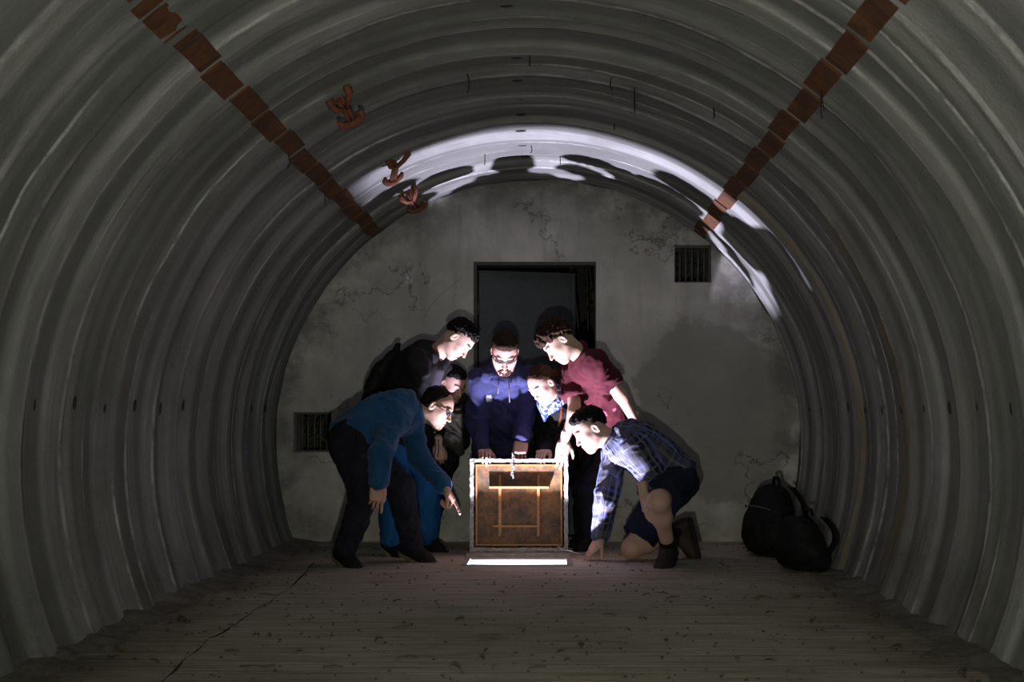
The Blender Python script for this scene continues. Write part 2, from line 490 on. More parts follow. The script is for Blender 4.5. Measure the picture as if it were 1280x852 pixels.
# floor with the hatch opening
HX0, HX1, HY0, HY1 = -0.375, 0.178, 6.668, 6.96      # opening
def slab(lo, hi): return (lo, hi)
fl = MB()
XW = 1.75
xs = [-XW, HX0, HX1, XW]; ysl = [YF, HY0, HY1, 8.4]
verts = [(x, y, 0.0) for y in ysl for x in xs]; faces = []
for j in range(3):
    for i in range(3):
        if i == 1 and j == 1: continue
        a = j * 4 + i; faces.append((a, a + 1, a + 5, a + 4))
nv = len(verts)
DEPTH = .62
verts += [(HX0, HY0, -DEPTH), (HX1, HY0, -DEPTH), (HX1, HY1, -DEPTH), (HX0, HY1, -DEPTH)]
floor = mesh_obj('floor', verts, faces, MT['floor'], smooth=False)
tag(floor, 'worn concrete floor with cross boards marks', 'floor', kind='structure')
h = MB()
i5, i6, i9, i10 = verts[5], verts[6], verts[9], verts[10]
h.add([i5, i6, i10, i9] + verts[nv:], [(0, 1, 5, 4), (1, 2, 6, 5), (2, 3, 7, 6), (3, 0, 4, 7), (4, 5, 6, 7)])
tag(h.build('shaft_lining', MT['shaft'], floor), 'pale lining of the hatch shaft')

# banked dirt along the foot of both flanks
for ti, sgn in ((3, -1), (4, 1)):
    ys_ = np.arange(2.0, 7.94, .03); xw = math.sqrt(R * R - ZC * ZC); v = []; f = []
    q = np.stack([ys_ * 0 + sgn * 3, ys_ * 3.1, ys_ * 0], 1); q2 = q * [1, 4.5, 1]
    wd = .11 + .06 * noise3(q, 12) + .03 * noise3(q2, 13); ht = .035 + .022 * noise3(q + 5, 12) + .014 * noise3(q2 + 3, 13)
    for i, yy in enumerate(ys_):
        v += [(sgn * (xw + .06), yy, max(.008, ht[i])), (sgn * (xw - wd[i] * .45), yy, max(.006, ht[i] * .42)), (sgn * (xw - wd[i]), yy, .0015)]
        if i: b = i * 3; f += [(b - 3, b - 2, b + 1, b), (b - 2, b - 1, b + 2, b + 1)]
    if sgn < 0: f = [t[::-1] for t in f]
    tag(mesh_obj('trim_%d' % ti, v, f, MT['bank']), 'bank of dark dirt along the foot of the %s flank' % ('left' if sgn < 0 else 'right'), 'dirt', kind='structure')

# crack along the floor, following the photograph
cp = [(392, 704), (383, 714), (362, 735), (345, 745), (338, 752), (318, 762), (300, 775), (284, 787), (262, 798), (248, 813), (228, 826), (210, 846), (190, 860), (160, 890)]
cv = []; cf = []
fine_c = []
for a, b in zip(cp[:-1], cp[1:]):
    for t in (0, .33, .66): fine_c.append((a[0] + (b[0] - a[0]) * t + random.uniform(-2, 2), a[1] + (b[1] - a[1]) * t))
for q, (x_, y_) in enumerate(fine_c):
    Yg = F * CZ / (y_ - VPY); p = P(x_, y_, Yg)
    wd = .0015 + .006 * random.random() ** 2
    cv += [(p[0] - wd, p[1], .0012), (p[0] + wd, p[1], .0012)]
    if q: cf.append((2 * q - 2, 2 * q - 1, 2 * q + 1, 2 * q))
mesh_obj('floor_crack', cv, cf, MT['dirt'], floor, smooth=False)  # flat dark ribbon on the floor; the crack's shaded depth is painted, not cut

# door: steel frame, leaf swung slightly inward, dark room with ivy beyond
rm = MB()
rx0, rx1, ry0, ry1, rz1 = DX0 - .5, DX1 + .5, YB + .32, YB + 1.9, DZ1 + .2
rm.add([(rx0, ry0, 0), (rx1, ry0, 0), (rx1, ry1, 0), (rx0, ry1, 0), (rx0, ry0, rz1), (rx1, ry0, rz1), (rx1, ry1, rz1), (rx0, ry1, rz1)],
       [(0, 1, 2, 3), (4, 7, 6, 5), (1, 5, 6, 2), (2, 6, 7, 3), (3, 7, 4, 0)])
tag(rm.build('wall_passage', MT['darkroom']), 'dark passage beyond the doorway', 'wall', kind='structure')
dr = tag(empty('door_1', (DX0, YB, 0)), 'dark grey steel door standing ajar in the back wall', 'door', kind='structure')
fr = MB(); fw = .022
fr.bbox((DX0, YB - .004, 0), (DX0 + fw, YB + .12, DZ1)); fr.bbox((DX1 - fw * .3, YB + .01, 0), (DX1, YB + .12, DZ1))
fr.bbox((DX0 + fw, YB + .002, DZ1 - fw), (DX1 - fw * .3, YB + .12, DZ1))
fr.build('door_frame', MT['doorframe'], dr)
L = .672; sw = math.radians(15)
hx, hy = DX0 + fw + .006, YB + .10
cs, sn = math.cos(sw), math.sin(sw)
Rm = np.array([[cs, -sn, 0], [sn, cs, 0], [0, 0, 1]])
def leafbox(u0, u1, z0, z1, d0, d1):
    c = np.array([(u0 + u1) / 2, (d0 + d1) / 2, (z0 + z1) / 2]); hh = np.array([(u1 - u0) / 2, (d1 - d0) / 2, (z1 - z0) / 2])
    return Rm @ c + np.array([hx, hy, 0]), hh
ztop = DZ1 - .045
dl = MB(); c, hh = leafbox(0, L, .02, ztop, 0, .04); dl.box(c, hh, Rm); leaf = dl.build('door_leaf', MT['door'], dr)
dl = MB()
for a in ((0, .03, .02, ztop), (L - .035, L, .02, ztop), (.03, L - .035, ztop - .04, ztop), (.03, L - .035, .02, .06)):
    c, hh = leafbox(*a, -.006, .0); dl.box(c, hh, Rm)
dl.build('door_rim', MT['door'], leaf)
dl = MB()
for zz in (.4, 1.0, 1.55):
    dl.tube([(hx - .004, hy - .012, zz - .05), (hx - .004, hy - .012, zz + .05)], .011, 8)
dl.build('hinge', MT['doorframe'], dr, True)
dl = MB(); c, hh = leafbox(L - .09, L - .07, .92, 1.04, -.03, -.0); dl.box(c, hh, Rm); dl.build('door_handle', MT['doorframe'], leaf)

def leaf_mesh(name, mat, n=6, curl=.25, wide=.5):
    v = [(0, 0, 0)]; f = []
    for i in range(1, n):
        t = i / n; wd = wide * math.sin(math.pi * t ** .8) * .5
        zc = curl * math.sin(t * 2.3) * .5
        v += [(t, -wd, zc + curl * wd), (t, 0, zc), (t, wd, zc + curl * wd)]
    v.append((1, 0, curl * .2)); e = len(v) - 1
    f += [(0, 1, 2), (0, 2, 3)]
    for i in range(n - 2):
        b = 1 + i * 3; f += [(b, b + 3, b + 4, b + 1), (b + 1, b + 4, b + 5, b + 2)]
    b = 1 + (n - 2) * 3; f += [(b, e, b + 1), (b + 1, e, b + 2)]
    me = bpy.data.meshes.new(name); me.from_pydata(v, [], f); me.update(); me.materials.append(mat); return me

def foliage(name, label, lo, hi, count, size, stems):
    """an ivy plant: stems with many leaves, too many to count"""
    root = tag(empty(name, ((lo[0] + hi[0]) / 2, (lo[1] + hi[1]) / 2, lo[2])), label, 'plant')
    lv = []; lf = []
    base = leaf_mesh('tmp', MT['leafgreen'], 5, .3, .7); bv = np.array([tuple(q.co) for q in base.vertices]); bf = [tuple(p.vertices) for p in base.polygons]
    for _ in range(count):
        c = np.array([random.uniform(lo[i], hi[i]) for i in range(3)])
        Mx = np.array(Matrix.Rotation(random.uniform(0, 6.28), 3, 'Z') @ Matrix.Rotation(random.uniform(-1.2, 1.2), 3, 'X') @ Matrix.Rotation(random.uniform(-.5, 1.4), 3, 'Y'))
        q = (bv * size * random.uniform(.6, 1.3)) @ Mx.T + c
        n0 = len(lv); lv += q.tolist(); lf += [tuple(i + n0 for i in t) for t in bf]
    bpy.data.meshes.remove(base)
    tag(mesh_obj('leaves', lv, lf, MT['leafgreen'], root), kind='stuff')
    for _ in range(stems):
        a = np.array([random.uniform(lo[0], hi[0]), random.uniform(lo[1], hi[1]), lo[2]]); b = np.array([random.uniform(lo[0], hi[0]), random.uniform(lo[1], hi[1]), hi[2]])
        mid = (a + b) / 2 + np.array([random.uniform(-.08, .08), 0, 0])
        MB().tube([a, mid, b], .006, 6).build('stem', MT['twig'], root, True)

foliage('ivy', 'dark ivy with bare stems growing in the doorway beside the door', (DX1 - .28, YB + .45, .02), (DX1 + .1, YB + .75, 1.95), 170, .07, 5)
for (a, b, c, d), nm, lb in zip(VENTS, ('ivy', 'ivy'), ('ivy leaves behind the high vent grating', 'ivy leaves behind the low vent grating')):
    foliage(nm, lb, (a - .02, YB + .36, b - .02), (c + .02, YB + .52, d + .02), 45, .055, 2)
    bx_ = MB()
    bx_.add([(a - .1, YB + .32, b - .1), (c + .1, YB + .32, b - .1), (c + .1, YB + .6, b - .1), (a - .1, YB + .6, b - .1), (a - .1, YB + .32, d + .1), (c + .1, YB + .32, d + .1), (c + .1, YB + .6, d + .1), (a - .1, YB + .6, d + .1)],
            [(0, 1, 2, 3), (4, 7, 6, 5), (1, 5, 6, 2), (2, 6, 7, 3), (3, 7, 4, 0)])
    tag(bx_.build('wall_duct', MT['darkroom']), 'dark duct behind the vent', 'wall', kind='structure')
for (a, b, c, d), lb, nb in ((VENTS[0], 'square barred vent high in the wall beside the doorway', 5), (VENTS[1], 'square barred vent low in the wall behind the man in blue', 5)):
    g = tag(empty('vent_grating', ((a + c) / 2, YB + .06, b)), lb, 'vent')
    fr = MB(); t = .012
    fr.bbox((a, YB + .05, b), (a + t, YB + .075, d)); fr.bbox((c - t, YB + .05, b), (c, YB + .075, d))
    fr.bbox((a + t, YB + .05, b), (c - t, YB + .075, b + t)); fr.bbox((a + t, YB + .05, d - t), (c - t, YB + .075, d))
    fr.build('grating_frame', MT['bar'], g)
    for k in range(nb):
        xx = a + (c - a) * (k + 1) / (nb + 1)
        MB().tube([(xx, YB + .062, b + .004), (xx + .002, YB + .062, d - .004)], .0065, 8).build('bar', MT['bar'], g, True)

# ================================================================== SDF MODELLING TOOLS
class Field:
    def __init__(s, lo, hi, h, big=.08):
        s.lo = np.asarray(lo, float); s.h = h
        s.n = np.maximum(4, np.ceil((np.asarray(hi, float) - s.lo) / h).astype(int) + 1)
        s.D = np.full(s.n, big, np.float32); s.big = big
        s.ax = [(s.lo[i] + np.arange(s.n[i]) * h).astype(np.float32) for i in range(3)]
    def _sub(s, lo, hi):
        a = np.clip(np.floor((lo - s.lo) / s.h).astype(int), 0, s.n); b = np.clip(np.ceil((hi - s.lo) / s.h).astype(int) + 1, 0, s.n)
        if np.any(b <= a): return None, None
        sl = tuple(slice(a[i], b[i]) for i in range(3))
        return sl, (s.ax[0][sl[0]][:, None, None], s.ax[1][sl[1]][None, :, None], s.ax[2][sl[2]][None, None, :])
    def _apply(s, sl, d, k, op):
        D = s.D[sl]
        if op == 'add':
            if k <= 0: s.D[sl] = np.minimum(D, d)
            else:
                hh = np.maximum(k - np.abs(D - d), 0) / k; s.D[sl] = np.minimum(D, d) - hh * hh * k * .25
        else:
            d = -d
            if k <= 0: s.D[sl] = np.maximum(D, d)
            else:
                hh = np.maximum(k - np.abs(D - d), 0) / k; s.D[sl] = np.maximum(D, d) + hh * hh * k * .25
    def cap(s, a, b, ra, rb=None, k=.02, op='add', infl=0.0):
        rb = ra if rb is None else rb
        a = np.asarray(a, float); b = np.asarray(b, float); ra += infl; rb += infl
        m = max(ra, rb) + s.big + k
        sl, g = s._sub(np.minimum(a, b) - m, np.maximum(a, b) + m)
        if sl is None: return s
        ba = b - a; l2 = float(ba @ ba) + 1e-9
        px, py, pz = g[0] - a[0], g[1] - a[1], g[2] - a[2]
        t = np.clip((px * ba[0] + py * ba[1] + pz * ba[2]) / l2, 0, 1)
        d = np.sqrt((px - t * ba[0]) ** 2 + (py - t * ba[1]) ** 2 + (pz - t * ba[2]) ** 2) - (ra + (rb - ra) * t)
        s._apply(sl, d.astype(np.float32), k, op); return s
    def ell(s, c, r, Rt=None, k=.02, op='add', infl=0.0):
        c = np.asarray(c, float); r = np.asarray(r, float) + infl
        m = max(r) + s.big + k
        sl, g = s._sub(c - m, c + m)
        if sl is None: return s
        p = [g[i] - c[i] for i in range(3)]
        if Rt is not None:          # columns of Rt are the local axes
            p = [p[0] * Rt[0][i] + p[1] * Rt[1][i] + p[2] * Rt[2][i] for i in range(3)]
        k0 = np.sqrt((p[0] / r[0]) ** 2 + (p[1] / r[1]) ** 2 + (p[2] / r[2]) ** 2) + 1e-6
        k1 = np.sqrt((p[0] / r[0] ** 2) ** 2 + (p[1] / r[1] ** 2) ** 2 + (p[2] / r[2] ** 2) ** 2) + 1e-6
        s._apply(sl, (k0 * (k0 - 1) / k1).astype(np.float32), k, op); return s
    def box(s, c, hlf, rad, Rt=None, k=.01, op='add'):
        c = np.asarray(c, float); hlf = np.asarray(hlf, float) - rad
        m = float(np.linalg.norm(hlf)) + rad + s.big
        sl, g = s._sub(c - m, c + m)
        if sl is None: return s
        p = [g[i] - c[i] for i in range(3)]
        if Rt is not None: p = [p[0] * Rt[0][i] + p[1] * Rt[1][i] + p[2] * Rt[2][i] for i in range(3)]
        q = [np.abs(p[i]) - hlf[i] for i in range(3)]
        d = np.sqrt(np.maximum(q[0], 0) ** 2 + np.maximum(q[1], 0) ** 2 + np.maximum(q[2], 0) ** 2) + np.minimum(np.maximum(np.maximum(q[0], q[1]), q[2]), 0) - rad
        s._apply(sl, d.astype(np.float32), k, op); return s
    def plane(s, pt, nv, k=.0):
        """cut away everything on the side nv points to"""
        nv = nrm(nv); g = (s.ax[0][:, None, None], s.ax[1][None, :, None], s.ax[2][None, None, :])
        d = (g[0] - pt[0]) * nv[0] + (g[1] - pt[1]) * nv[1] + (g[2] - pt[2]) * nv[2]
        s._apply((slice(None),) * 3, (-d).astype(np.float32), k, 'sub'); return s
    def fn(s, func):
        g = np.meshgrid(*s.ax, indexing='ij', sparse=True); s.D = func(s.D, *g).astype(np.float32); return s
    def mesh(s):
        D = s.D
        D[0] = D[-1] = np.abs(D[0]) + 1e-4; D[:, 0] = np.abs(D[:, 0]) + 1e-4; D[:, -1] = np.abs(D[:, -1]) + 1e-4; D[:, :, 0] = np.abs(D[:, :, 0]) + 1e-4; D[:, :, -1] = np.abs(D[:, :, -1]) + 1e-4
        D[-1] = np.abs(D[-1]) + 1e-4
        ins = D < 0
        c = np.zeros(np.array(D.shape) - 1, np.uint8)
        for a in (0, 1):
            for b in (0, 1):
                for d in (0, 1): c += ins[a:D.shape[0] - 1 + a, b:D.shape[1] - 1 + b, d:D.shape[2] - 1 + d]
        act = (c > 0) & (c < 8)
        I, J, K = np.nonzero(act)
        idx = np.full(act.shape, -1, np.int64); idx[I, J, K] = np.arange(len(I))
        V = {(a, b, d): D[I + a, J + b, K + d] for a in (0, 1) for b in (0, 1) for d in (0, 1)}
        acc = np.zeros((len(I), 3)); cnt = np.zeros(len(I))
        for a0 in V:
            for ax in range(3):
                if a0[ax]: continue
                a1 = list(a0); a1[ax] = 1; a1 = tuple(a1)
                v0, v1 = V[a0], V[a1]; m = (v0 < 0) != (v1 < 0)
                t = np.where(m, v0 / np.where(m, v0 - v1, 1), 0)
                p = np.zeros((len(I), 3)); p[:] = a0; p[:, ax] += t
                acc += p * m[:, None]; cnt += m
        pos = (np.stack([I, J, K], 1) + acc / cnt[:, None]) * s.h + s.lo
        faces = []
        for ax in range(3):
            o1, o2 = [(1, 2), (2, 0), (0, 1)][ax]
            sa = [slice(1, -1)] * 3; sb = [slice(1, -1)] * 3
            sa[ax] = slice(0, -1); sb[ax] = slice(1, None)
            A = ins[tuple(sa)]; B = ins[tuple(sb)]
            e = np.argwhere(A != B)
            if not len(e): continue
            flip = A[e[:, 0], e[:, 1], e[:, 2]]
            e = e + 1; e[:, ax] -= 1
            def cell(d1, d2):
                q = e.copy(); q[:, o1] -= d1; q[:, o2] -= d2; return idx[q[:, 0], q[:, 1], q[:, 2]]
            q = np.stack([cell(1, 1), cell(0, 1), cell(0, 0), cell(1, 0)], 1)
            q[~flip] = q[~flip][:, ::-1]
            faces.append(q)
        return pos, np.concatenate(faces)

def vnormals(v, f):
    n = np.zeros_like(v); fn_ = np.cross(v[f[:, 2]] - v[f[:, 0]], v[f[:, 3]] - v[f[:, 1]])
    for i in range(4): np.add.at(n, f[:, i], fn_)
    return n / (np.linalg.norm(n, axis=1, keepdims=True) + 1e-12)

def folds(v, f, amp, scale, seed, stretch=(1, 1, 1)):
    n = vnormals(v, f); q = v * scale * np.asarray(stretch)
    wq = q + .7 * np.stack([noise3(q * .8, seed + 1), noise3(q * .8 + 9, seed + 1), noise3(q * .8 + 17, seed + 1)], 1)
    r = 1 - np.abs(noise3(wq, seed)) * 2.2
    r2 = noise3(wq * 2.3, seed + 2) * .35
    r3 = 1 - np.abs(noise3(wq * 2.7 + 5, seed + 3)) * 2.4
    return v + n * ((r * .55 + r2 + r3 * .22) * amp)[:, None]

def join(parts):
    vs = []; fs = []; k = 0; extra = []
    for v, f in parts:
        vs.append(v); fs.append(f + k); k += len(v)
    return np.concatenate(vs), np.concatenate(fs)

# ------------------------------------------------------------------ head, hair, hands, feet
def head_axes(yaw, pitch, roll=0):
    """yaw 0 looks at the camera, +90 looks right in the picture; pitch bends the face down"""
    ya, pi_ = math.radians(yaw), math.radians(pitch)
    fwd = np.array([math.sin(ya) * math.cos(pi_), -math.cos(ya) * math.cos(pi_), -math.sin(pi_)])
    flat = np.array([math.sin(ya), -math.cos(ya), 0])
    right = np.cross(flat, [0, 0, 1.0]); right /= np.linalg.norm(right)
    up = np.cross(right, fwd)
    ro = math.radians(roll)
    r2 = right * math.cos(ro) + up * math.sin(ro); u2 = up * math.cos(ro) - right * math.sin(ro)
    return np.stack([r2, fwd, u2], 1)            # columns: right, forward, up

def head_sdf(neck_l, sp, h=.003):
    """neck_l: base of the neck in head coordinates"""
    lo = np.minimum([-.105, -.135, -.16], neck_l - .075); hi = np.maximum([.105, .145, .15], neck_l + .075)
    F_ = Field(lo, hi, h, .05)
    jw = sp.get('jaw', 1.0); nz = sp.get('nose', 1.0); ck = sp.get('cheek', 1.0); op = sp.get('smile', 0)
    F_.ell((0, -.014, .036), (.074, .098, .088), k=0)
    F_.ell((0, .030, -.008), (.067 * ck, .064, .098), k=.04)
    F_.ell((0, .034, -.062), (.052 * jw, .056, .048), k=.03)
    F_.ell((0, .076, -.098), (.022 * jw, .018, .017), k=.025)
    for sx in (-1, 1):
        F_.cap((sx * .047 * jw, .006, -.046), (sx * .018, .070, -.100), .018, .016, k=.04)
        F_.ell((sx * .040 * ck, .062, -.014), (.022, .018, .020), k=.035)
    F_.cap((-.034, .083, .031), (.034, .083, .031), .0125, k=.014)
    for sx in (-1, 1): F_.ell((sx * .031, .103, .010), (.019, .017, .013), k=.012, op='sub')
    for sx in (-1, 1): F_.ell((sx * .031, .077, .008), (.0145, .014, .012), k=.003)
    F_.ell((0, .082, -.058), (.032, .020, .030), k=.02)
    F_.cap((0, .089, .018), (0, .089 + .024 * nz, -.027), .0085, .0105, k=.010)
    F_.ell((0, .090 + .026 * nz, -.030), (.0105, .010, .010), k=.006)
    for sx in (-1, 1): F_.ell((sx * .0125, .100, -.034), (.0075, .010, .008), k=.006)
    for sx in (-1, 1): F_.ell((sx * .0065, .106 + .006 * nz, -.0425), (.0036, .006, .0036), k=.002, op='sub')
    up = .003 * op
    F_.cap((-.024, .090, -.063 + up * 2), (0, .1025, -.0605 - up), .0045, .0062, k=.006); F_.cap((.024, .090, -.063 + up * 2), (0, .1025, -.0605 - up), .0045, .0062, k=.006)
    F_.cap((-.020, .090, -.069 + up * 2), (0, .100, -.0735 - up), .005, .0068, k=.005); F_.cap((.020, .090, -.069 + up * 2), (0, .100, -.0735 - up), .005, .0068, k=.005)
    for sx in (-1, 1):
        F_.cap((sx * .026, .094, -.0655 + up * 2), (0, .1085, -.067), .0024, .0026, k=.002, op='sub')
    if op > 1.5:
        F_.ell((0, .104, -.0665), (.017, .012, .0055), k=.003, op='sub')
        for sx in (-1, 1): F_.ell((sx * .040, .068, -.040), (.018, .016, .016), k=.02)
    for sx in (-1, 1):
        Re = np.array(Matrix.Rotation(math.radians(14) * sx, 3, 'Z') @ Matrix.Rotation(math.radians(-12), 3, 'X'))
        F_.ell((sx * .078, -.010, -.002), (.008, .0185, .032), Re, k=.006)
        F_.ell((sx * .0855, -.004, .002), (.006, .0105, .020), Re, k=.004, op='sub')
    F_.cap((0, -.028, -.050), neck_l, .053, .056, k=.03)
    F_.cap((0, .0, -.075), neck_l, .045, .052, k=.03)
    return F_

def skin_cols(v, tone, local, sp):
    """own colours of the face: lips, brows, lashes, ears"""
    c = np.tile(np.asarray(tone, float), (len(v), 1)); x, y, z = local.T
    c *= (1 + .10 * noise3(local * 40, 5))[:, None]
    def blend(mask, col, a=1.0):
        m = np.clip(mask, 0, 1)[:, None] * a; return c * (1 - m) + np.asarray(col) * m
    lip = (np.abs(x) < .024) & (np.abs(z + .067) < .011 - .2 * np.abs(x)) & (y > .086)
    c = blend(lip.astype(float), (tone[0] * .78, tone[1] * .42, tone[2] * .42), .75)
    for sx in (-1, 1):
        t = (x * sx - .013) / .040
        bz = .0335 + .009 * np.sin(np.clip(t, 0, 1) * 2.4)
        c = blend(((t > 0) & (t < 1) & (np.abs(z - bz) < .0048) & (y > .05)).astype(float), sp.get('brow', (.02, .014, .01)), .85)
        la = (np.abs(x * sx - .031) < .016) & (np.abs(z - (.0035 + 0 * x)) < .0026) & (y > .06)
        c = blend(la.astype(float), (.03, .02, .02), .85)
    if sp.get('stubble'):
        st = np.clip((-.025 - z) / .02, 0, 1) * np.clip((y + .02) / .03, 0, 1) * (z > -.13) * (1 - lip)
        c = blend(st, (.10, .075, .06), sp['stubble'])
    return c

def hair_mesh(sp, h=.0035):
    F_ = Field((-.14, -.20, -.20), (.14, .15, .19), h, .05)
    t = sp.get('hair_t', .010); a, b = sp.get('hairline', (.70, .022))
    F_.ell((0, -.016, .036), (.074, .098, .088), k=0, infl=t)
    F_.ell((0, -.040, -.02), (.064, .064, .06), k=.03, infl=t * .6)
    if sp.get('fringe'): F_.ell((0, .040, .088), (.056, .045, .034), k=.03, infl=t * .4)
    if sp.get('volume'):
        vq = sp['volume']; F_.ell((0, .0, .07), (.085 * vq, .105 * vq, .075 * vq), k=.03)
        F_.ell((0, -.05, .03), (.082 * vq, .075 * vq, .08 * vq), k=.03)
        F_.ell((0, .062, .070), (.068 * vq, .050, .044), k=.03)
    def cut(D, x, y, z):
        line = z - a * y - b + sp.get('wave', 0) * np.abs(x)
        ear = .028 - np.sqrt((np.abs(x) - .085) ** 2 * .5 + (y - .004) ** 2 + (z + .006) ** 2)
        D = D + (t + .004) * (1 - np.clip((line - .002) / .065, 0, 1)) ** 2
        D = np.maximum(D, -(line + .006 * np.sin(x * 170 + y * 60)) * .75)
        D = np.maximum(D, ear)
        fc = sp.get('front')
        if fc is not None: D = np.maximum(D, (y - fc) * .8)
        return D
    F_.fn(cut)
    if sp.get('tail'):
        F_.cap((0, -.10, .01), (0, -.135, -.02), .030, .028, k=.02); F_.cap((0, -.135, -.02), (.01, -.145, -.12), .028, .016, k=.02)
    v, f = F_.mesh()
    nn = vnormals(v, f); s_ = sp.get('curl_s', 45); am = sp.get('curl', .003)
    d = noise3(v * s_, 7) * am + noise3(v * np.array([2.4, .8, 1.6]) * s_, 8) * am * .7
    if am > .006: d = (1 - 2 * np.abs(noise3(v * s_, 7))) * am + noise3(v * s_ * 2.2, 8) * am * .6
    return v + nn * d[:, None], f

def beard_mesh(h=.003):
    F_ = Field((-.09, -.02, -.15), (.09, .13, .0), h, .04); t = .007
    F_.ell((0, .034, -.062), (.052, .056, .048), k=0, infl=t); F_.ell((0, .076, -.098), (.024, .020, .020), k=.025, infl=t)
    for sx in (-1, 1): F_.cap((sx * .056, .002, -.045), (sx * .018, .070, -.100), .017, .017, k=.02, infl=t * .8)
    F_.ell((0, .088, -.058), (.030, .017, .026), k=.02, infl=t * .7)
    F_.ell((0, .105, -.068), (.021, .03, .0095), k=.004, op='sub')
    F_.ell((0, .10, -.028), (.018, .05, .018), k=.004, op='sub')
    for sx in (-1, 1): F_.ell((sx * .042, .080, -.030), (.030, .05, .036), k=.006, op='sub')
    F_.fn(lambda D, x, y, z: np.maximum(D, np.maximum(z + .036, -.0 - y + .002 * 0)))
    v, f = F_.mesh(); n_ = vnormals(v, f)
    return v + n_ * (noise3(v * 110, 4) * .0035)[:, None], f

FING = [(.092, .029, (.042, .026, .021), .0088), (.097, .010, (.046, .030, .022), .0090), (.093, -.010, (.042, .028, .021), .0086), (.085, -.028, (.033, .021, .019), .0076)]
def hand_mesh(wrist, fwd, dorsal, side, curls, spread=.06, thumb=(.75, .55, -.35), thumb_curl=.25, h=.0027, scale=1.0, forearm=None):
    """side +1: the thumb lies towards dorsal x fwd ... curls: four (knuckle, mid, tip) bends in degrees"""
    x = nrm(fwd); z = np.asarray(dorsal, float); z = nrm(z - x * (z @ x)); y = np.cross(z, x) * side
    A = np.stack([x, y, z], 1)
    fl_ = forearm
    F_ = Field((-.07, -.09, -.15), (.23, .11, .09), h, .03)
    F_.box((.050, .000, 0), (.048, .038, .0125), .0115, k=.01)
    F_.ell((.045, .026, -.006), (.040, .018, .016), k=.015); F_.ell((.045, -.024, -.005), (.040, .016, .014), k=.015)
    F_.cap((-.055, 0, 0), (.014, 0, 0), .026, .025, k=.02)
    for i, (bx, by, ls, r) in enumerate(FING):
        p = np.array([bx - .006, by, 0.0]); ang = 0.0; sp_ = spread * (1.5 - i); q = p
        F_.ell(p + [0, 0, .003], (.011, .0095, .0105), k=.008)
        for j in range(3):
            ang += math.radians(curls[i][j])
            d = np.array([math.cos(ang) * math.cos(sp_), math.cos(ang) * math.sin(sp_), -math.sin(ang)])
            q2 = q + d * ls[j]; F_.cap(q, q2, r * (1 - .08 * j), r * (.94 - .09 * j), k=.004 if j == 0 else .003); q = q2
    t0 = np.array([.018, .026, -.006]); d = nrm(thumb); t1 = t0 + d * .044
    F_.cap(t0, t1, .0155, .0115, k=.014)
    d2 = nrm(d + np.array([thumb_curl, -thumb_curl * 1.2, -thumb_curl * .6])); t2 = t1 + d2 * .032; F_.cap(t1, t2, .0110, .0098, k=.004)
    d3 = nrm(d2 + np.array([thumb_curl, -thumb_curl, -thumb_curl * .5])); F_.cap(t2, t2 + d3 * .024, .0098, .0078, k=.003)
    v, f = F_.mesh()
    keep = v[:, 0] > -.05
    if side < 0: f = f[:, ::-1]
    return v * scale @ A.T + np.asarray(wrist), f

def uniform(k, m, t): return [(k, m, t)] * 4

# ------------------------------------------------------------------ people
def torso_prims(F_, J, infl=0.0, k=.06, belly=0.0, wide=1.0):
    hipc = (J['hipL'] + J['hipR']) / 2; shc = (J['shL'] + J['shR']) / 2
    up = nrm(shc - hipc); lat = nrm(J['shL'] - J['shR']); lat = nrm(lat - up * (lat @ up)); fw = np.cross(lat, up)
    hl = nrm(J['hipL'] - J['hipR'])
    Ln = np.linalg.norm(shc - hipc); A = np.stack([lat, fw, up], 1)
    latm = nrm(lat + hl); latm = nrm(latm - up * (latm @ up)); Am = np.stack([latm, np.cross(latm, up), up], 1)
    bend = J.get('bend', 0.0)                     # rounding of the back
    F_.ell(shc - up * Ln * .24 - fw * (.008 + bend), (.155 * wide, .108, .20), A, k=0, infl=infl)
    F_.ell(hipc + up * Ln * .40 + fw * (.008 + belly) - fw * bend, (.138 * wide, .102 + belly, .19), Am, k=k, infl=infl)
    F_.ell(hipc + up * .03 - fw * .012, (.150, .115, .125), Am, k=k, infl=infl)
    F_.cap(J['shL'] - lat * .01 - up * .01, J['shR'] + lat * .01 - up * .01, .056, k=k * .7, infl=infl)
    F_.cap(shc - up * .02, J['neck'], .070, .052, k=.05, infl=infl * .6)
    return up, lat, fw, shc, hipc

def limb(F_, a, b, c, ra, rb, rc, k, infl=0.0, stop=1.0, rb2=None):
    """two tapered segments; stop < 1 ends inside the second one, or inside the first below .5"""
    if stop <= .5:
        t = stop / .5; F_.cap(a, a + (b - a) * t, ra, ra + (rb - ra) * t, k=k, infl=infl); return
    F_.cap(a, b, ra, rb, k=k, infl=infl)
    t = (stop - .5) / .5; F_.cap(b, b + (c - b) * t, rb, rb + ((rb2 or rc) - rb) * t, k=.03, infl=infl)

def bounds(J, keys, m): 
    a = np.array([J[k] for k in keys]); return a.min(0) - m, a.max(0) + m

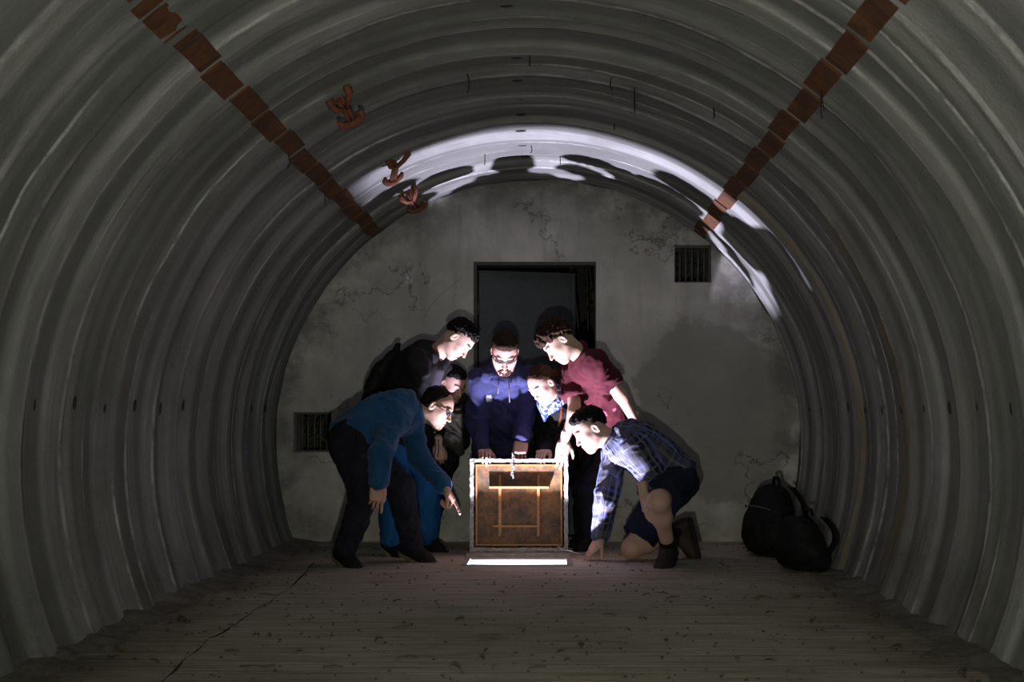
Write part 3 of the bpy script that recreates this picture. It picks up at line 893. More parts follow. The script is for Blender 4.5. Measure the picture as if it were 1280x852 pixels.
def bone_uv(v, J):
    """cloth coordinates for woven patterns: along the nearest limb, and around it"""
    hipc = (J['hipL'] + J['hipR']) / 2; shc = (J['shL'] + J['shR']) / 2; lat = nrm(J['shL'] - J['shR'])
    bones = [(hipc, shc, .15)] + [(J['sh' + s], J['el' + s], .052) for s in 'LR'] + [(J['el' + s], J['wr' + s], .042) for s in 'LR']
    best = np.full(len(v), 1e9); uv = np.zeros((len(v), 3))
    for i, (a, b, r) in enumerate(bones):
        ax = nrm(b - a); L_ = np.linalg.norm(b - a); q = v - a; t = q @ ax; tc = np.clip(t, 0, L_)
        d = np.linalg.norm(q - tc[:, None] * ax, axis=1) - r
        e1 = nrm(lat - ax * (lat @ ax)); e2 = np.cross(ax, e1)
        an = np.arctan2(q @ e2, q @ e1) * max(r, .06)
        m = d < best; best[m] = d[m]; uv[m] = np.stack([t, an, np.full(len(v), i)], 1)[m]
    return uv

def glasses(parent, A, c, mat, rim=.0022, w=.0245, hgt=.017):
    def W(p): return A @ np.asarray(p, float) + c
    g = MB()
    for sx in (-1, 1):
        pts = [W((sx * (.033 + w * math.copysign(abs(math.cos(t)) ** .6, math.cos(t))), .104 - .18 * abs(.033 + w * math.cos(t)) * .6, .004 + hgt * math.copysign(abs(math.sin(t)) ** .6, math.sin(t)))) for t in np.linspace(0, 2 * math.pi, 20, endpoint=False)]
        g.tube(pts, rim, 6, closed=True)
        g.tube([W((sx * .057, .098, .012)), W((sx * .074, .06, .012)), W((sx * .080, -.005, .010)), W((sx * .078, -.022, -.004))], rim * .9, 6)
    g.tube([W((-.009, .104, .008)), W((0, .110, .011)), W((.009, .104, .008))], rim, 6)
    o = g.build('spectacles', mat, parent, True)
    for sx in (-1, 1):
        v = [W((sx * (.033 + w * .95 * math.copysign(abs(math.cos(t)) ** .6, math.cos(t))), .104 - .11 * abs(.033 + w * math.cos(t)) + dd, .004 + hgt * .95 * math.copysign(abs(math.sin(t)) ** .6, math.sin(t)))) for dd in (0, -.0012) for t in np.linspace(0, 2 * math.pi, 16, endpoint=False)]
        f = [tuple(range(16)), tuple(range(31, 15, -1))] + [(i, (i + 1) % 16, (i + 1) % 16 + 16, i + 16) for i in range(16)]
        mesh_obj('lens', v, f, MT['glass'], o, smooth=False)
    return o

def shoe(parent, ank, toe, up, kind, name='shoe'):
    """ank: ankle joint, toe: direction of the toes, up: from sole to ankle"""
    x = nrm(toe); z = np.asarray(up, float); z = nrm(z - x * (z @ x)); y = np.cross(z, x); A = np.stack([x, y, z], 1)
    boot = kind == 'boot'; zs = -.088
    F_ = Field((-.13, -.08, -.12), (.24, .08, .10), .004, .04)
    F_.ell((.135, 0, -.050), (.062, .043, .030), k=0); F_.cap((-.028, 0, -.042), (.10, 0, -.045), .034, .036, k=.03)
    F_.cap((-.034, 0, -.03), (-.010, 0, .012 if not boot else .040), .038, .044 if not boot else .052, k=.03)
    F_.cap((.018, 0, -.006), (.105, 0, -.034), .036, .032, k=.03)
    if boot: F_.cap((.02, 0, .02), (.12, 0, -.040), .040, .038, k=.03); F_.ell((.145, 0, -.045), (.062, .049, .038), k=.02)
    F_.fn(lambda D, a, b, c: np.maximum(D, -(c - (zs + .020))))
    F_.plane((0, 0, .030 if not boot else .055), (0, 0, 1), k=.006)
    v, f = F_.mesh(); v = v + vnormals(v, f) * (noise3(v * 60, 3) * .0015)[:, None]
    mats = {'boot': ('boot', 'darksole'), 'gum': ('shoe', 'gum'), 'pale': ('shoe', 'paleshoesole'), 'dark': ('shoe', 'darksole')}[kind]
    s_ = mesh_obj('boot' if boot else 'shoe', v @ A.T + ank, f, MT[mats[0]], parent)
    F_ = Field((-.13, -.08, -.11), (.24, .08, -.02), .004, .04)
    F_.cap((-.035, 0, -.06), (.135, 0, -.06), .038, .045, k=0); F_.cap((.06, 0, -.06), (.160, 0, -.06), .045, .036, k=.03)
    F_.fn(lambda D, a, b, c: np.maximum(np.maximum(D, -(c - zs)), c - (zs + .024)))
    v, f = F_.mesh(); mesh_obj('sole', v @ A.T + ank, f, MT[mats[1]], s_)
    la = MB()
    for i in range(4):
        xx = .035 + i * .02; zz = -.004 - i * .008
        la.tube([A @ np.array([xx, -.022, zz - .012]) + ank, A @ np.array([xx + .004, 0, zz + .004]) + ank, A @ np.array([xx, .022, zz - .012]) + ank], .0025, 5)
    la.build('laces', MT['strapgrey'] if kind != 'dark' else MT['sock'], s_, True)
    return s_

def person(label, J, head, top, bottom, shoes, hands, tone=(.42, .25, .17), body_scale=1.0):
    hc, A, hs = head
    sc = hs.get('size', .92); A = A * sc                 # head size
    base = ((J['anL'] + J['anR']) / 2).copy(); base[2] = 0
    root = tag(empty('person', base), label, 'person', 'people gathered around the hatch')
    arm = dict(ra=.047, rb=.040, rc=.027)
    # --- body: one skin from head to fingers
    lo, hi = bounds(J, [k for k in J if isinstance(J[k], np.ndarray)], .20)
    B = Field(lo, hi, .0095, .07)
    torso_prims(B, J, infl=-.012, belly=top.get('belly', 0))
    for s in 'LR':
        limb(B, J['sh' + s], J['el' + s], J['wr' + s], .046, .038, .0265, .03)
        bl = bottom.get('length', .97) <= .5
        if not bl: limb(B, J['hip' + s], J['kn' + s], J['an' + s], .066, .046, .030, .03)
        else: limb(B, J['hip' + s], J['kn' + s], J['an' + s], .078, .052, .036, .03)
        kn, an = J['kn' + s], J['an' + s]
        hipv = J['hip' + s] - kn; back = nrm(-(nrm(kn - J['hip' + s]) - nrm(an - kn)) + 1e-6)
        if bl: B.ell(kn + (an - kn) * .30, (.050, .050, .050), k=.06); B.ell(kn, (.056, .056, .056), k=.03)
        B.cap(an - [0, 0, .01], an + (J['toe' + s] - an) * .5 - np.array([0, 0, .01]), .024, .016, k=.02)
    B.cap((J['shL'] + J['shR']) / 2, J['neck'], .06, .05, k=.04)
    bv, bf = B.mesh()
    nl = A.T @ (J['neck'] - hc) / sc ** 2
    hv, hf = head_sdf(nl, hs).mesh()
    parts = [(bv, bf), (hv @ A.T + hc, hf)]; hm = []
    for hd in hands: hm.append(hand_mesh(**hd))
    parts += hm
    v, f = join(parts)
    col = np.tile(np.asarray(tone, float), (len(v), 1)) * (1 + .08 * noise3(v * 25, 6))[:, None]
    n0 = len(bv); col[n0:n0 + len(hv)] = skin_cols(hv, tone, hv, hs)
    mesh_obj('body', v, f, MT['skin'], root, attrs={'col': ('FLOAT_COLOR', np.concatenate([col, np.ones((len(v), 1))], 1))})
    # --- hair
    v, f = hair_mesh(hs); mesh_obj('hair', v @ A.T + hc, f, MT[hs['hair']], root)
    if hs.get('beard'):
        v, f = beard_mesh(); mesh_obj('beard', v @ A.T + hc, f, MT[hs['hair']], root)
    if hs.get('glasses'): glasses(root, A, hc, MT['metal'])
    # --- top
    lo, hi = bounds(J, ['neck', 'shL', 'shR', 'elL', 'elR', 'wrL', 'wrR', 'hipL', 'hipR'], .22)
    T = Field(lo, hi, .0066, .07); th = top.get('t', .014)
    up, lat, fw, shc, hipc = torso_prims(T, J, infl=th, belly=top.get('belly', 0), wide=top.get('wide', 1.0))
    hem = top.get('hem', .02)
    T.plane(hipc - up * hem, -up, k=.01)
    if top.get('collar_cut', True):
        nd = nrm(hc - J['neck']); T.plane(J['neck'] + nd * top.get('neckline', .012), nd, k=.01)
    for s in 'LR':
        st = top['sleeve'][s] if isinstance(top['sleeve'], dict) else top['sleeve']
        sl = top.get('sl', .010)
        limb(T, J['sh' + s], J['el' + s], J['wr' + s], .055, .047, .034, .05, infl=sl, stop=st)
        if st <= .5:
            t = st / .5; d = nrm(J['el' + s] - J['sh' + s]); e = J['sh' + s] + (J['el' + s] - J['sh' + s]) * t
            T.cap(J['sh' + s], e, .060, .066, k=.04)
    for ex in top.get('extra', []): ex(T, up, lat, fw, shc, hipc)
    if any((top['sleeve'][s] if isinstance(top['sleeve'], dict) else top['sleeve']) <= .5 for s in 'LR'):
        for s in 'LR':
            d = nrm(J['el' + s] - J['sh' + s]); e = J['sh' + s] + (J['el' + s] - J['sh' + s]) * (top['sleeve'] / .5)
            g = np.meshgrid(*T.ax, indexing='ij', sparse=True)
            pl = (g[0] - e[0]) * d[0] + (g[1] - e[1]) * d[1] + (g[2] - e[2]) * d[2]
            rad = np.sqrt((g[0] - e[0]) ** 2 + (g[1] - e[1]) ** 2 + (g[2] - e[2]) ** 2)
            T.D = np.where((np.sqrt(np.maximum(rad ** 2 - pl ** 2, 0)) < .080) & (pl > -.03) & (pl < .085), np.maximum(T.D, pl), T.D)
    v, f = T.mesh(); v = folds(v, f, top.get('amp', .007) * 1.9, top.get('scale', 9) * 1.25, top.get('seed', 1), top.get('stretch', (1, 1, 1)))
    attrs = None
    if top['mat'] == 'plaid': attrs = {'cuv': ('FLOAT_VECTOR', bone_uv(v, J))}
    if top['mat'] == 'printed':
        c = np.tile(np.asarray(top['color'], float), (len(v), 1)) * (1 + .15 * noise3(v * 18, 3))[:, None]
        for (pt, r, cc) in top.get('prints', []):
            q = v - np.asarray(pt); d = np.sqrt((q[:, 0] / r[0]) ** 2 + (q[:, 2] / r[1]) ** 2) + .35 * noise3(v * 110, 2)
            m = (d < 1) & (np.abs(q[:, 1]) < .12); c[m] = cc
        attrs = {'col': ('FLOAT_COLOR', np.concatenate([c, np.ones((len(v), 1))], 1))}
    mesh_obj(top['name'], v, f, MT[top['mat']], root, attrs=attrs)
    # --- bottom
    lo, hi = bounds(J, ['hipL', 'hipR', 'knL', 'knR', 'anL', 'anR'], .19)
    Q = Field(lo, hi, .0068, .07)
    lat2 = nrm(J['hipL'] - J['hipR']); up2 = nrm(shc - hipc); up2 = nrm(up2 - lat2 * (lat2 @ up2)); A2 = np.stack([lat2, np.cross(lat2, up2), up2], 1)
    Q.ell(hipc + up2 * .035 - A2[:, 1] * .012, (.160, .124, .135), A2, k=0)
    Q.plane(hipc + up2 * .10, up2, k=.01)
    st = bottom.get('length', .97); lo_ = bottom.get('loose', .0)
    for s in 'LR':
        limb(Q, J['hip' + s], J['kn' + s], J['an' + s], .094, .074 + lo_ * .6, .054 + lo_, .05, infl=.0, stop=st, rb2=.056 + lo_)
        if st <= .5:
            e = J['hip' + s] + (J['kn' + s] - J['hip' + s]) * (st / .5); Q.cap(J['hip' + s], e, .094, .088 + lo_, k=.04)
            d = nrm(J['kn' + s] - J['hip' + s]); g = np.meshgrid(*Q.ax, indexing='ij', sparse=True)
            pl = (g[0] - e[0]) * d[0] + (g[1] - e[1]) * d[1] + (g[2] - e[2]) * d[2]
            rad = np.sqrt((g[0] - e[0]) ** 2 + (g[1] - e[1]) ** 2 + (g[2] - e[2]) ** 2)
            Q.D = np.where(rad < .15, np.maximum(Q.D, pl), Q.D)
    v, f = Q.mesh(); v = folds(v, f, bottom.get('amp', .007) * 1.7, bottom.get('scale', 9) * 1.2, bottom.get('seed', 4), bottom.get('stretch', (1, 1, 1)))
    mesh_obj(bottom['name'], v, f, MT[bottom['mat']], root)
    for s, kd in zip('LR', shoes):
        shoe(root, J['an' + s], J['toe' + s] - J['an' + s], J.get('upv' + s, np.array([0, 0, 1.0])), kd)
    return root

def collar(r0=.066, r1=.020, lift=.012, tilt=None):
    """a ring around the neck"""
    def ex(T, up, lat, fw, shc, hipc, J=None):
        pass
    return ex

# ================================================================== THE HATCH
YL = 7.20                                   # plane of the open lid
LX0, LX1 = P(588, 0, YL)[0], P(710, 0, YL)[0]
LZ1 = P(0, 573, YL)[2]
hf = tag(empty('floor_hatch', ((HX0 + HX1) / 2, HY1, 0)), 'lit floor hatch with its square rusty lid standing open', 'hatch')
fr = MB(); e = .035
fr.bbox((HX0 - e, HY0 - .012, 0), (HX1 + e, HY0, .008)); fr.bbox((HX0 - e, HY0, 0), (HX0, HY1, .010))
fr.bbox((HX1, HY0, 0), (HX1 + e, HY1, .010)); fr.build('surround', MT['frame'], hf)
fr = MB(); fr.bbox((HX0 - e, HY1 + .11, 0), (HX1 + e, YL + .03, .020)); fr.build('hinge_sill', MT['frame'], hf)
for xx in (-.25, .06):
    MB().tube([(xx - .05, YL - .045, .032), (xx + .05, YL - .045, .032)], .012, 10).build('hinge', MT['frame'], hf, True)

zb = .022
LZ = LZ1
pn = MB(); pn.bbox((LX0 + .03, YL - .006, zb + .03), (LX1 - .03, YL + .006, LZ - .03)); lid = tag(pn.build('lid', MT['lid'], hf), 'square lid of mottled orange and black rust')
def rim(x0, x1, z0, z1, t, y0, y1, name, mat):
    for q in ((x0, x1, z1 - t, z1), (x0, x1, z0, z0 + t), (x0, x0 + t, z0 + t, z1 - t), (x1 - t, x1, z0 + t, z1 - t)):
        MB().bbox((q[0], y0, q[2]), (q[1], y1, q[3])).build(name, mat, lid)
# rough limed outer angle, a groove, and a thinner inner flat
for nm, q in (('frame_bar', (LX0, LX1, LZ - .020, LZ)), ('frame_bar', (LX0, LX1, zb, zb + .024)), ('frame_bar', (LX0, LX0 + .022, zb + .024, LZ - .020)), ('frame_bar', (LX1 - .024, LX1, zb + .024, LZ - .020))):
    g = MB(); nx = 26; vert = (q[3] - q[2]) > (q[1] - q[0]); v = []; f = []
    for i in range(nx + 1):
        t = i / nx; jit = [random.uniform(-.0035, .0035) for _ in range(4)]
        for jx, (a, yy) in enumerate(((0, YL - .040), (1, YL - .040), (1, YL + .022), (0, YL + .022))):
            if vert: v.append(((q[1] + jit[jx] if a else q[0] + jit[jx]), yy + jit[jx] * .8, q[2] + (q[3] - q[2]) * t))
            else: v.append((q[0] + (q[1] - q[0]) * t, yy + jit[jx] * .8, (q[3] + jit[jx] if a else q[2] + jit[jx])))
        if i:
            b = (i - 1) * 4; f += [(b + k, b + (k + 1) % 4, b + 4 + (k + 1) % 4, b + 4 + k) for k in range(4)]
    f += [(3, 2, 1, 0), (nx * 4, nx * 4 + 1, nx * 4 + 2, nx * 4 + 3)]
    mesh_obj(nm, v, f, MT['frame'], lid, smooth=False)
rim(LX0 + .034, LX1 - .036, zb + .036, LZ - .034, .008, YL - .030, YL - .006, 'inner_flat', MT['lidbar'])
# welded ladder-like grip on the panel
bx0, bx1 = P(612, 0, YL)[0], P(686, 0, YL)[0]; bz = P(0, 608, YL)[2]; lx0, lx1 = P(625, 0, YL)[0], P(673, 0, YL)[0]; bz2 = P(0, 657, YL)[2]
MB().bbox((bx0, YL - .052, bz - .008), (bx1, YL - .006, bz + .004)).build('grip_shelf', MT['lidbar'], lid)
for xx in (lx0, lx1): MB().bbox((xx - .008, YL - .022, bz2 - .06), (xx + .008, YL - .006, bz - .008)).build('grip_upright', MT['lidbar'], lid)
for xx in (lx0, lx1): MB().bbox((xx - .006, YL - .010, bz + .004), (xx + .006, YL - .006, bz + .07)).build('weld_strip', MT['lidbar'], lid)
MB().bbox((bx0 + .02, YL - .020, bz2 - .006), (lx1 + .008, YL - .0065, bz2 + .006)).build('grip_rung', MT['lidbar'], lid)

# chain hung over the lid's top edge
ch = tag(empty('chain', (P(641, 0, YL)[0], YL, LZ)), 'short bright steel chain hanging over the top of the hatch lid', 'chain')
def link(c, ax1, ax2):
    pts = [np.asarray(c) + .011 * math.cos(t) * ax1 + .006 * math.sin(t) * ax2 for t in np.linspace(0, 2 * math.pi, 10, endpoint=False)]
    MB().tube(pts, .0026, 5, closed=True).build('link', MT['chain'], ch, True)
xc = P(641, 0, YL)[0]
cz = LZ + .028
for k in range(9):
    zz = cz - k * .0165
    link((xc + .004 * math.sin(k * 1.7), YL - .052 - .001 * (k % 2), zz), np.array([0, 0, 1.0]), np.array([1.0, 0, 0]) if k % 2 else np.array([.3, -.95, 0]))

# pale twig resting on the hatch
tw = [P(696, 681, 7.12), P(703, 687, 7.06), P(712, 688, 7.0), P(727, 693, 6.98)]
tag(MB().tube(tw, [.003, .0035, .003, .002], 6).build('twig', MT['pale'], None, True), 'thin pale bent twig leaning on the corner of the hatch lid', 'twig')

# ================================================================== PEOPLE
def FP(px, Y, z=.088):
    p = P(px, 0, Y); p[2] = z; return p
def neck_ring(J, hc, r, t, lift, k=.02, drop=0.0):
    def ex(T, up, lat, fw, shc, hipc):
        nd = nrm(hc - J['neck']); c = J['neck'] + nd * lift
        a = nrm(lat - nd * (lat @ nd)); b = np.cross(nd, a)
        pts = [c + r * (math.cos(q) * a + math.sin(q) * b) - nd * drop * max(0, math.sin(q)) for q in np.linspace(0, 2 * math.pi, 17)]
        for p, q in zip(pts[:-1], pts[1:]): T.cap(p, q, t, k=k)
    return ex
def hood(J, hc, r=.075, back=.05):
    def ex(T, up, lat, fw, shc, hipc):
        c = J['neck'] - fw * back - up * .015
        for q0 in np.linspace(-1.25, 1.25, 8):
            q1 = q0 + .36
            p = lambda q: c + lat * .105 * math.sin(q) + fw * (.085 * (1 - math.cos(q)))
            T.cap(p(q0), p(q1), .036, k=.02)
        T.ell(c - up * .06 - fw * .01, (.085, .035, .075), np.stack([lat, fw, up], 1), k=.03)
    return ex

relax = uniform(18, 25, 15)
# ---------- the man in the navy hoodie, facing us behind the lid
J = dict(neck=P(631, 466, 7.30), shR=P(600, 474, 7.36), shL=P(664, 474, 7.38), elR=P(595, 527, 7.40), elL=P(653, 530, 7.41),
         wrR=P(606, 567, 7.285), wrL=P(652, 551, 7.24), hipR=P(609, 560, 7.62), hipL=P(646, 560, 7.62),
         knR=P(607, 618, 7.42), knL=P(645, 618, 7.42), anR=FP(608, 7.62), anL=FP(644, 7.62), toeR=FP(603, 7.45, .03), toeL=FP(646, 7.45, .03), bend=.02)
hc = P(631, 440, 7.13); A = head_axes(3, 46, 2)
def kanga(T, up, lat, fw, shc, hipc): T.ell(hipc + up * .22 + fw * .11, (.10, .02, .07), np.stack([lat, fw, up], 1), k=.02)
p4 = person('bearded man in navy hoodie and spectacles leaning over the hatch lid', J,
    (hc, A, dict(size=.96, hair='hairbrown', hair_t=.010, hairline=(.62, .024), fringe=True, beard=True, glasses=True, curl=.004, stubble=.3, cheek=1.04, jaw=1.06)),
    dict(name='hoodie', mat='printed', color=(.022, .025, .085), sleeve=.97, t=.015, sl=.010, wide=.92, amp=.010, scale=8, seed=3, hem=.06, neckline=.02,
         prints=[(P(610, 498, 7.22), (.020, .020), (.62, .62, .66)), (P(637, 514, 7.2), (.022, .022), (.30, .30, .36)), (P(630, 508, 7.2), (.012, .010), (.2, .2, .26))],
         extra=[neck_ring(J, hc, .070, .026, .005), hood(J, hc), kanga]),
    dict(name='trousers', mat='darkjean'), ('dark', 'dark'),
    [dict(wrist=J['wrR'] + [0, 0, .016], fwd=(.05, -1, -.02), dorsal=(0, -.02, 1), side=1, curls=[(48, 50, 20), (46, 52, 22), (48, 52, 22), (52, 50, 22)], spread=.07),
     dict(wrist=J['wrL'], fwd=(-.08, -.62, -.78), dorsal=(0, -.78, .62), side=-1, curls=uniform(62, 75, 35), thumb=(.8, .3, -.5), thumb_curl=.5)],
    tone=(.50, .31, .25))
# drawstrings and a rucksack strap on the hoodie
nk = J['neck']
for dx, ln in ((-.03, .10), (.028, .15)):
    a = nk + [dx, -.115, -.03]
    MB().tube([a, a + [dx * .1, -.012, -ln * .5], a + [dx * .2, -.002, -ln]], .0032, 6).build('drawstring', MT['strapgrey'], p4, True)

# ---------- tall man in the black jacket
J = dict(neck=P(547, 440, 7.26), shR=P(522, 453, 7.12), shL=P(547, 449, 7.40), elR=P(519, 512, 7.23), elL=P(526, 507, 7.46), wrR=P(500, 545, 7.26), wrL=P(513, 546, 7.46),
         hipR=P(489, 548, 7.32), hipL=P(508, 548, 7.47), knR=P(494, 612, 7.22), knL=P(533, 612, 7.40), anR=FP(490, 7.16), anL=FP(533, 7.40), toeR=FP(507, 7.06, .03), toeL=FP(560, 7.33, .03), bend=.03)
hc = P(573, 423, 7.14); A = head_axes(78, 58, 4)
def zipcol(T, up, lat, fw, shc, hipc): T.cap(shc + fw * .10, hipc + up * .1 + fw * .13, .03, .03, k=.03)
p1 = person('tall laughing man in black jacket and blue trousers leaning in', J,
    (hc, A, dict(size=.91, hair='hairblack', hair_t=.009, hairline=(.62, .034), fringe=True, curl=.007, curl_s=60, smile=2, nose=1.15, stubble=.25)),
    dict(name='jacket', mat='blackjacket', sleeve=.97, t=.030, sl=.020, amp=.009, scale=7, seed=8, hem=.05, neckline=.012, extra=[hood(J, hc, back=.045)]),
    dict(name='trousers', mat='bluepants', loose=.018, amp=.010, scale=8, seed=12, stretch=(1.4, 1.4, .5)), ('pale', 'pale'),
    [dict(wrist=J['wrR'], fwd=(-1, -.1, -.3), dorsal=(-.3, -1, .6), side=1, curls=uniform(40, 50, 30)), dict(wrist=J['wrL'], fwd=(-.4, .1, -1), dorsal=(.3, 1, 0), side=-1, curls=uniform(40, 50, 25))],
    tone=(.56, .36, .28))
# grey zip front and shoulder strap of his rucksack
J1 = J
shc = (J['shL'] + J['shR']) / 2; hipc = (J['hipL'] + J['hipR']) / 2; up1 = nrm(shc - hipc); lat1 = nrm(J['shL'] - J['shR']); lat1 = nrm(lat1 - up1 * (lat1 @ up1)); fw1 = np.cross(lat1, up1)
Z = Field(np.minimum(shc, hipc) - .25, np.maximum(shc, hipc) + .25, .006, .06)
Z.cap(shc + fw1 * .095 - up1 * .02 - lat1 * .03, hipc + up1 * .22 + fw1 * .125 - lat1 * .04, .034, .036, k=0)
v, f = Z.mesh(); v = folds(v, f, .006, 14, 5, (1, 1, .4)); mesh_obj('sweatshirt_front', v, f, MT['greyzip'], p1)
def strap(parent, pts, wd, mat, name, tk=.005):
    """a flat webbing band through the points; each entry is (point, outward normal)"""
    v = []; f = []
    for i, (p, n_) in enumerate(pts):
        a = pts[max(0, i - 1)][0]; b = pts[min(len(pts) - 1, i + 1)][0]; t = nrm(np.asarray(b) - a); n_ = nrm(np.asarray(n_, float)); s_ = nrm(np.cross(t, n_))
        for q in ((-1, 0), (1, 0), (1, 1), (-1, 1)): v.append(np.asarray(p) + s_ * wd * q[0] + n_ * tk * q[1])
        if i:
            o = (i - 1) * 4; f += [(o + k, o + (k + 1) % 4, o + 4 + (k + 1) % 4, o + 4 + k) for k in range(4)]
    m = (len(pts) - 1) * 4; f += [(0, 1, 2, 3), (m + 3, m + 2, m + 1, m)]
    return mesh_obj(name, v, f, mat, parent, smooth=True)

def rucksack(label, c, A_, size, name='backpack', slump=0.0, loops=True, worn=False):
    """A_ columns: width axis, outward (front pocket) axis, up axis; c: centre of the base"""
    w_, d_, h_ = size
    root = tag(empty(name, c), label, 'backpack')
    W = lambda p: A_ @ np.asarray(p, float) + c
    F_ = Field((-w_ * .75, -d_ * .9, -.03), (w_ * .75, d_ * 1.1, h_ * 1.15), .006, .05)
    F_.box((0, 0, h_ * .36), (w_ * .48, d_ * .48, h_ * .36), min(w_, d_) * .44, k=0)
    F_.ell((0, -.02, h_ * .68), (w_ * .42, d_ * .46, h_ * .30), k=.06)
    F_.ell((0, d_ * .30, h_ * .36), (w_ * .40, d_ * .34, h_ * .32), k=.03)
    for sx in (-1, 1): F_.ell((sx * w_ * .45, .0, h_ * .26), (w_ * .13, d_ * .34, h_ * .24), k=.03)
    v, f = F_.mesh(); v = folds(v, f, .010, 8, 21); v[:, 1] += slump * v[:, 2] ** 2 / h_
    v[:, 2] = np.maximum(v[:, 2], 0.002)
    mesh_obj('bag_body', v @ A_.T + c, f, MT['bag'], root)
    MB().tube([W((-.03, -d_ * .2, h_ * .97)), W((-.02, -d_ * .2, h_ * 1.08)), W((.02, -d_ * .2, h_ * 1.08)), W((.03, -d_ * .2, h_ * .97))], .010, 8).build('carry_loop', MT['bag'], root, True)
    MB().tube([W((-w_ * .36, d_ * .34, h_ * .66)), W((-w_ * .2, d_ * .52, h_ * .70)), W((w_ * .2, d_ * .52, h_ * .70)), W((w_ * .36, d_ * .34, h_ * .66))], .004, 6).build('zip', MT['strapgrey'], root, True)
    if loops:
        for sx in (-1, 1):
            pts = []
            for t in np.linspace(0, 1, 12):
                yy = -d_ * .40 - math.sin(t * math.pi) * .10; zz = h_ * (.95 - .75 * t)
                pts.append((W((sx * w_ * .24, yy, zz)), A_ @ np.array([0, -1.0, .2])))
            strap(root, pts, .022, MT['bag'], 'shoulder_strap', .010)
    return root

Aw = np.stack([lat1, -fw1, up1], 1)
rucksack('black backpack worn on the back of the tall man', hipc + up1 * .13 - fw1 * .236, Aw, (.27, .09, .38), loops=False)
strap(p1, [(shc - lat1 * .09 - fw1 * .13 + up1 * .0, -fw1), (shc - lat1 * .10 - fw1 * .06 + up1 * .085, up1), (shc - lat1 * .11 + fw1 * .05 + up1 * .07, up1 + fw1), (shc - lat1 * .135 + fw1 * .10 - up1 * .06, fw1 - lat1), (shc - lat1 * .17 + fw1 * .06 - up1 * .17, -lat1), (shc - lat1 * .165 - fw1 * .06 - up1 * .27, -lat1)], .016, MT['blackjacket'], 'backpack_strap', .008)

# ---------- person crouching between them
J = dict(neck=P(559, 499, 7.59), shR=P(550, 511, 7.56), shL=P(577, 508, 7.72), elR=P(547, 560, 7.30), elL=P(582, 555, 7.55), wrR=P(556, 533, 7.12), wrL=P(583, 585, 7.40),
         hipR=P(541, 582, 7.70), hipL=P(549, 582, 7.82), knR=P(529, 628, 7.58), knL=P(540, 628, 7.66), anR=FP(515, 7.62), anL=FP(536, 7.76), toeR=FP(524, 7.5, .03), toeL=FP(545, 7.6, .03), bend=.03)
J['wrR'] = P(548, 557, 7.50); J['elR'] = P(559, 531, 7.53); J['wrL'] = P(566, 540, 7.60); J['elL'] = P(574, 550, 7.76)
hc = P(566, 479, 7.51); A = head_axes(44, 34, -2)
p2 = person('dark haired person in black top peering out between two men', J,
    (hc, A, dict(size=.88, hair='hairblack', hair_t=.009, hairline=(.60, .030), fringe=True, curl=.005, curl_s=60, cheek=1.02, jaw=.96, smile=1)),
    dict(name='shirt', mat='blacktop', sleeve=.60, t=.018, sl=.012, amp=.007, seed=15, hem=.06, extra=[neck_ring(J, hc, .062, .014, .0)]),
    dict(name='trousers', mat='darkjean', seed=18), ('dark', 'dark'),
    [dict(wrist=J['wrR'], fwd=(.05, .05, -1), dorsal=(.3, -1, 0), side=1, curls=uniform(40, 50, 25), scale=.9), dict(wrist=J['wrL'], fwd=(-.3, -.5, -.2), dorsal=(.6, -.4, .3), side=-1, curls=uniform(60, 80, 40))],
    tone=(.54, .34, .28))

# olive satchel hanging at that person's hip
bc = P(568, 567, 7.42)
bag = tag(empty('shoulder_bag', bc), 'dark olive canvas shoulder bag hanging beside the man in navy hoodie', 'bag')
F_ = Field((-.14, -.09, -.03), (.14, .09, .30), .006, .05)
F_.box((-.004, 0, .15), (.060, .036, .105), .022, k=0); F_.cap((.035, 0, .015), (-.01, 0, .10), .018, .045, k=.05); F_.box((.0, .0, .255), (.045, .03, .03), .012, k=.02)
v, f = F_.mesh(); v = folds(v, f, .014, 17, 23); mesh_obj('bag_body', v + bc, f, MT['olivebag'], bag)
F_ = Field((-.14, -.12, .06), (.14, .09, .30), .006, .05); F_.box((-.002, -.026, .185), (.058, .020, .070), .014, k=0)
v, f = F_.mesh(); v = folds(v, f, .012, 19, 25); mesh_obj('flap', v + bc, f, MT['olivebag'], bag)
strap(bag, [(bc + [.03, -.03, .20], (0, -1, 0)), (bc + [.045, -.02, .30], (0, -1, .1)), (P(574, 505, 7.55), (0, -.8, .6)), (P(576, 496, 7.64), (0, -.5, .9)), (P(577, 494, 7.72), (0, 0, 1))], .012, MT['olivebag'], 'carry_strap', .004)
for dx in (-.12, -.10):
    a = bc + [dx, -.0, .09]; MB().tube([a, a + [.004, -.004, -.06], a + [-.004, .0, -.11]], .003, 5).build('dangling_cord', MT['wire'], bag, True)

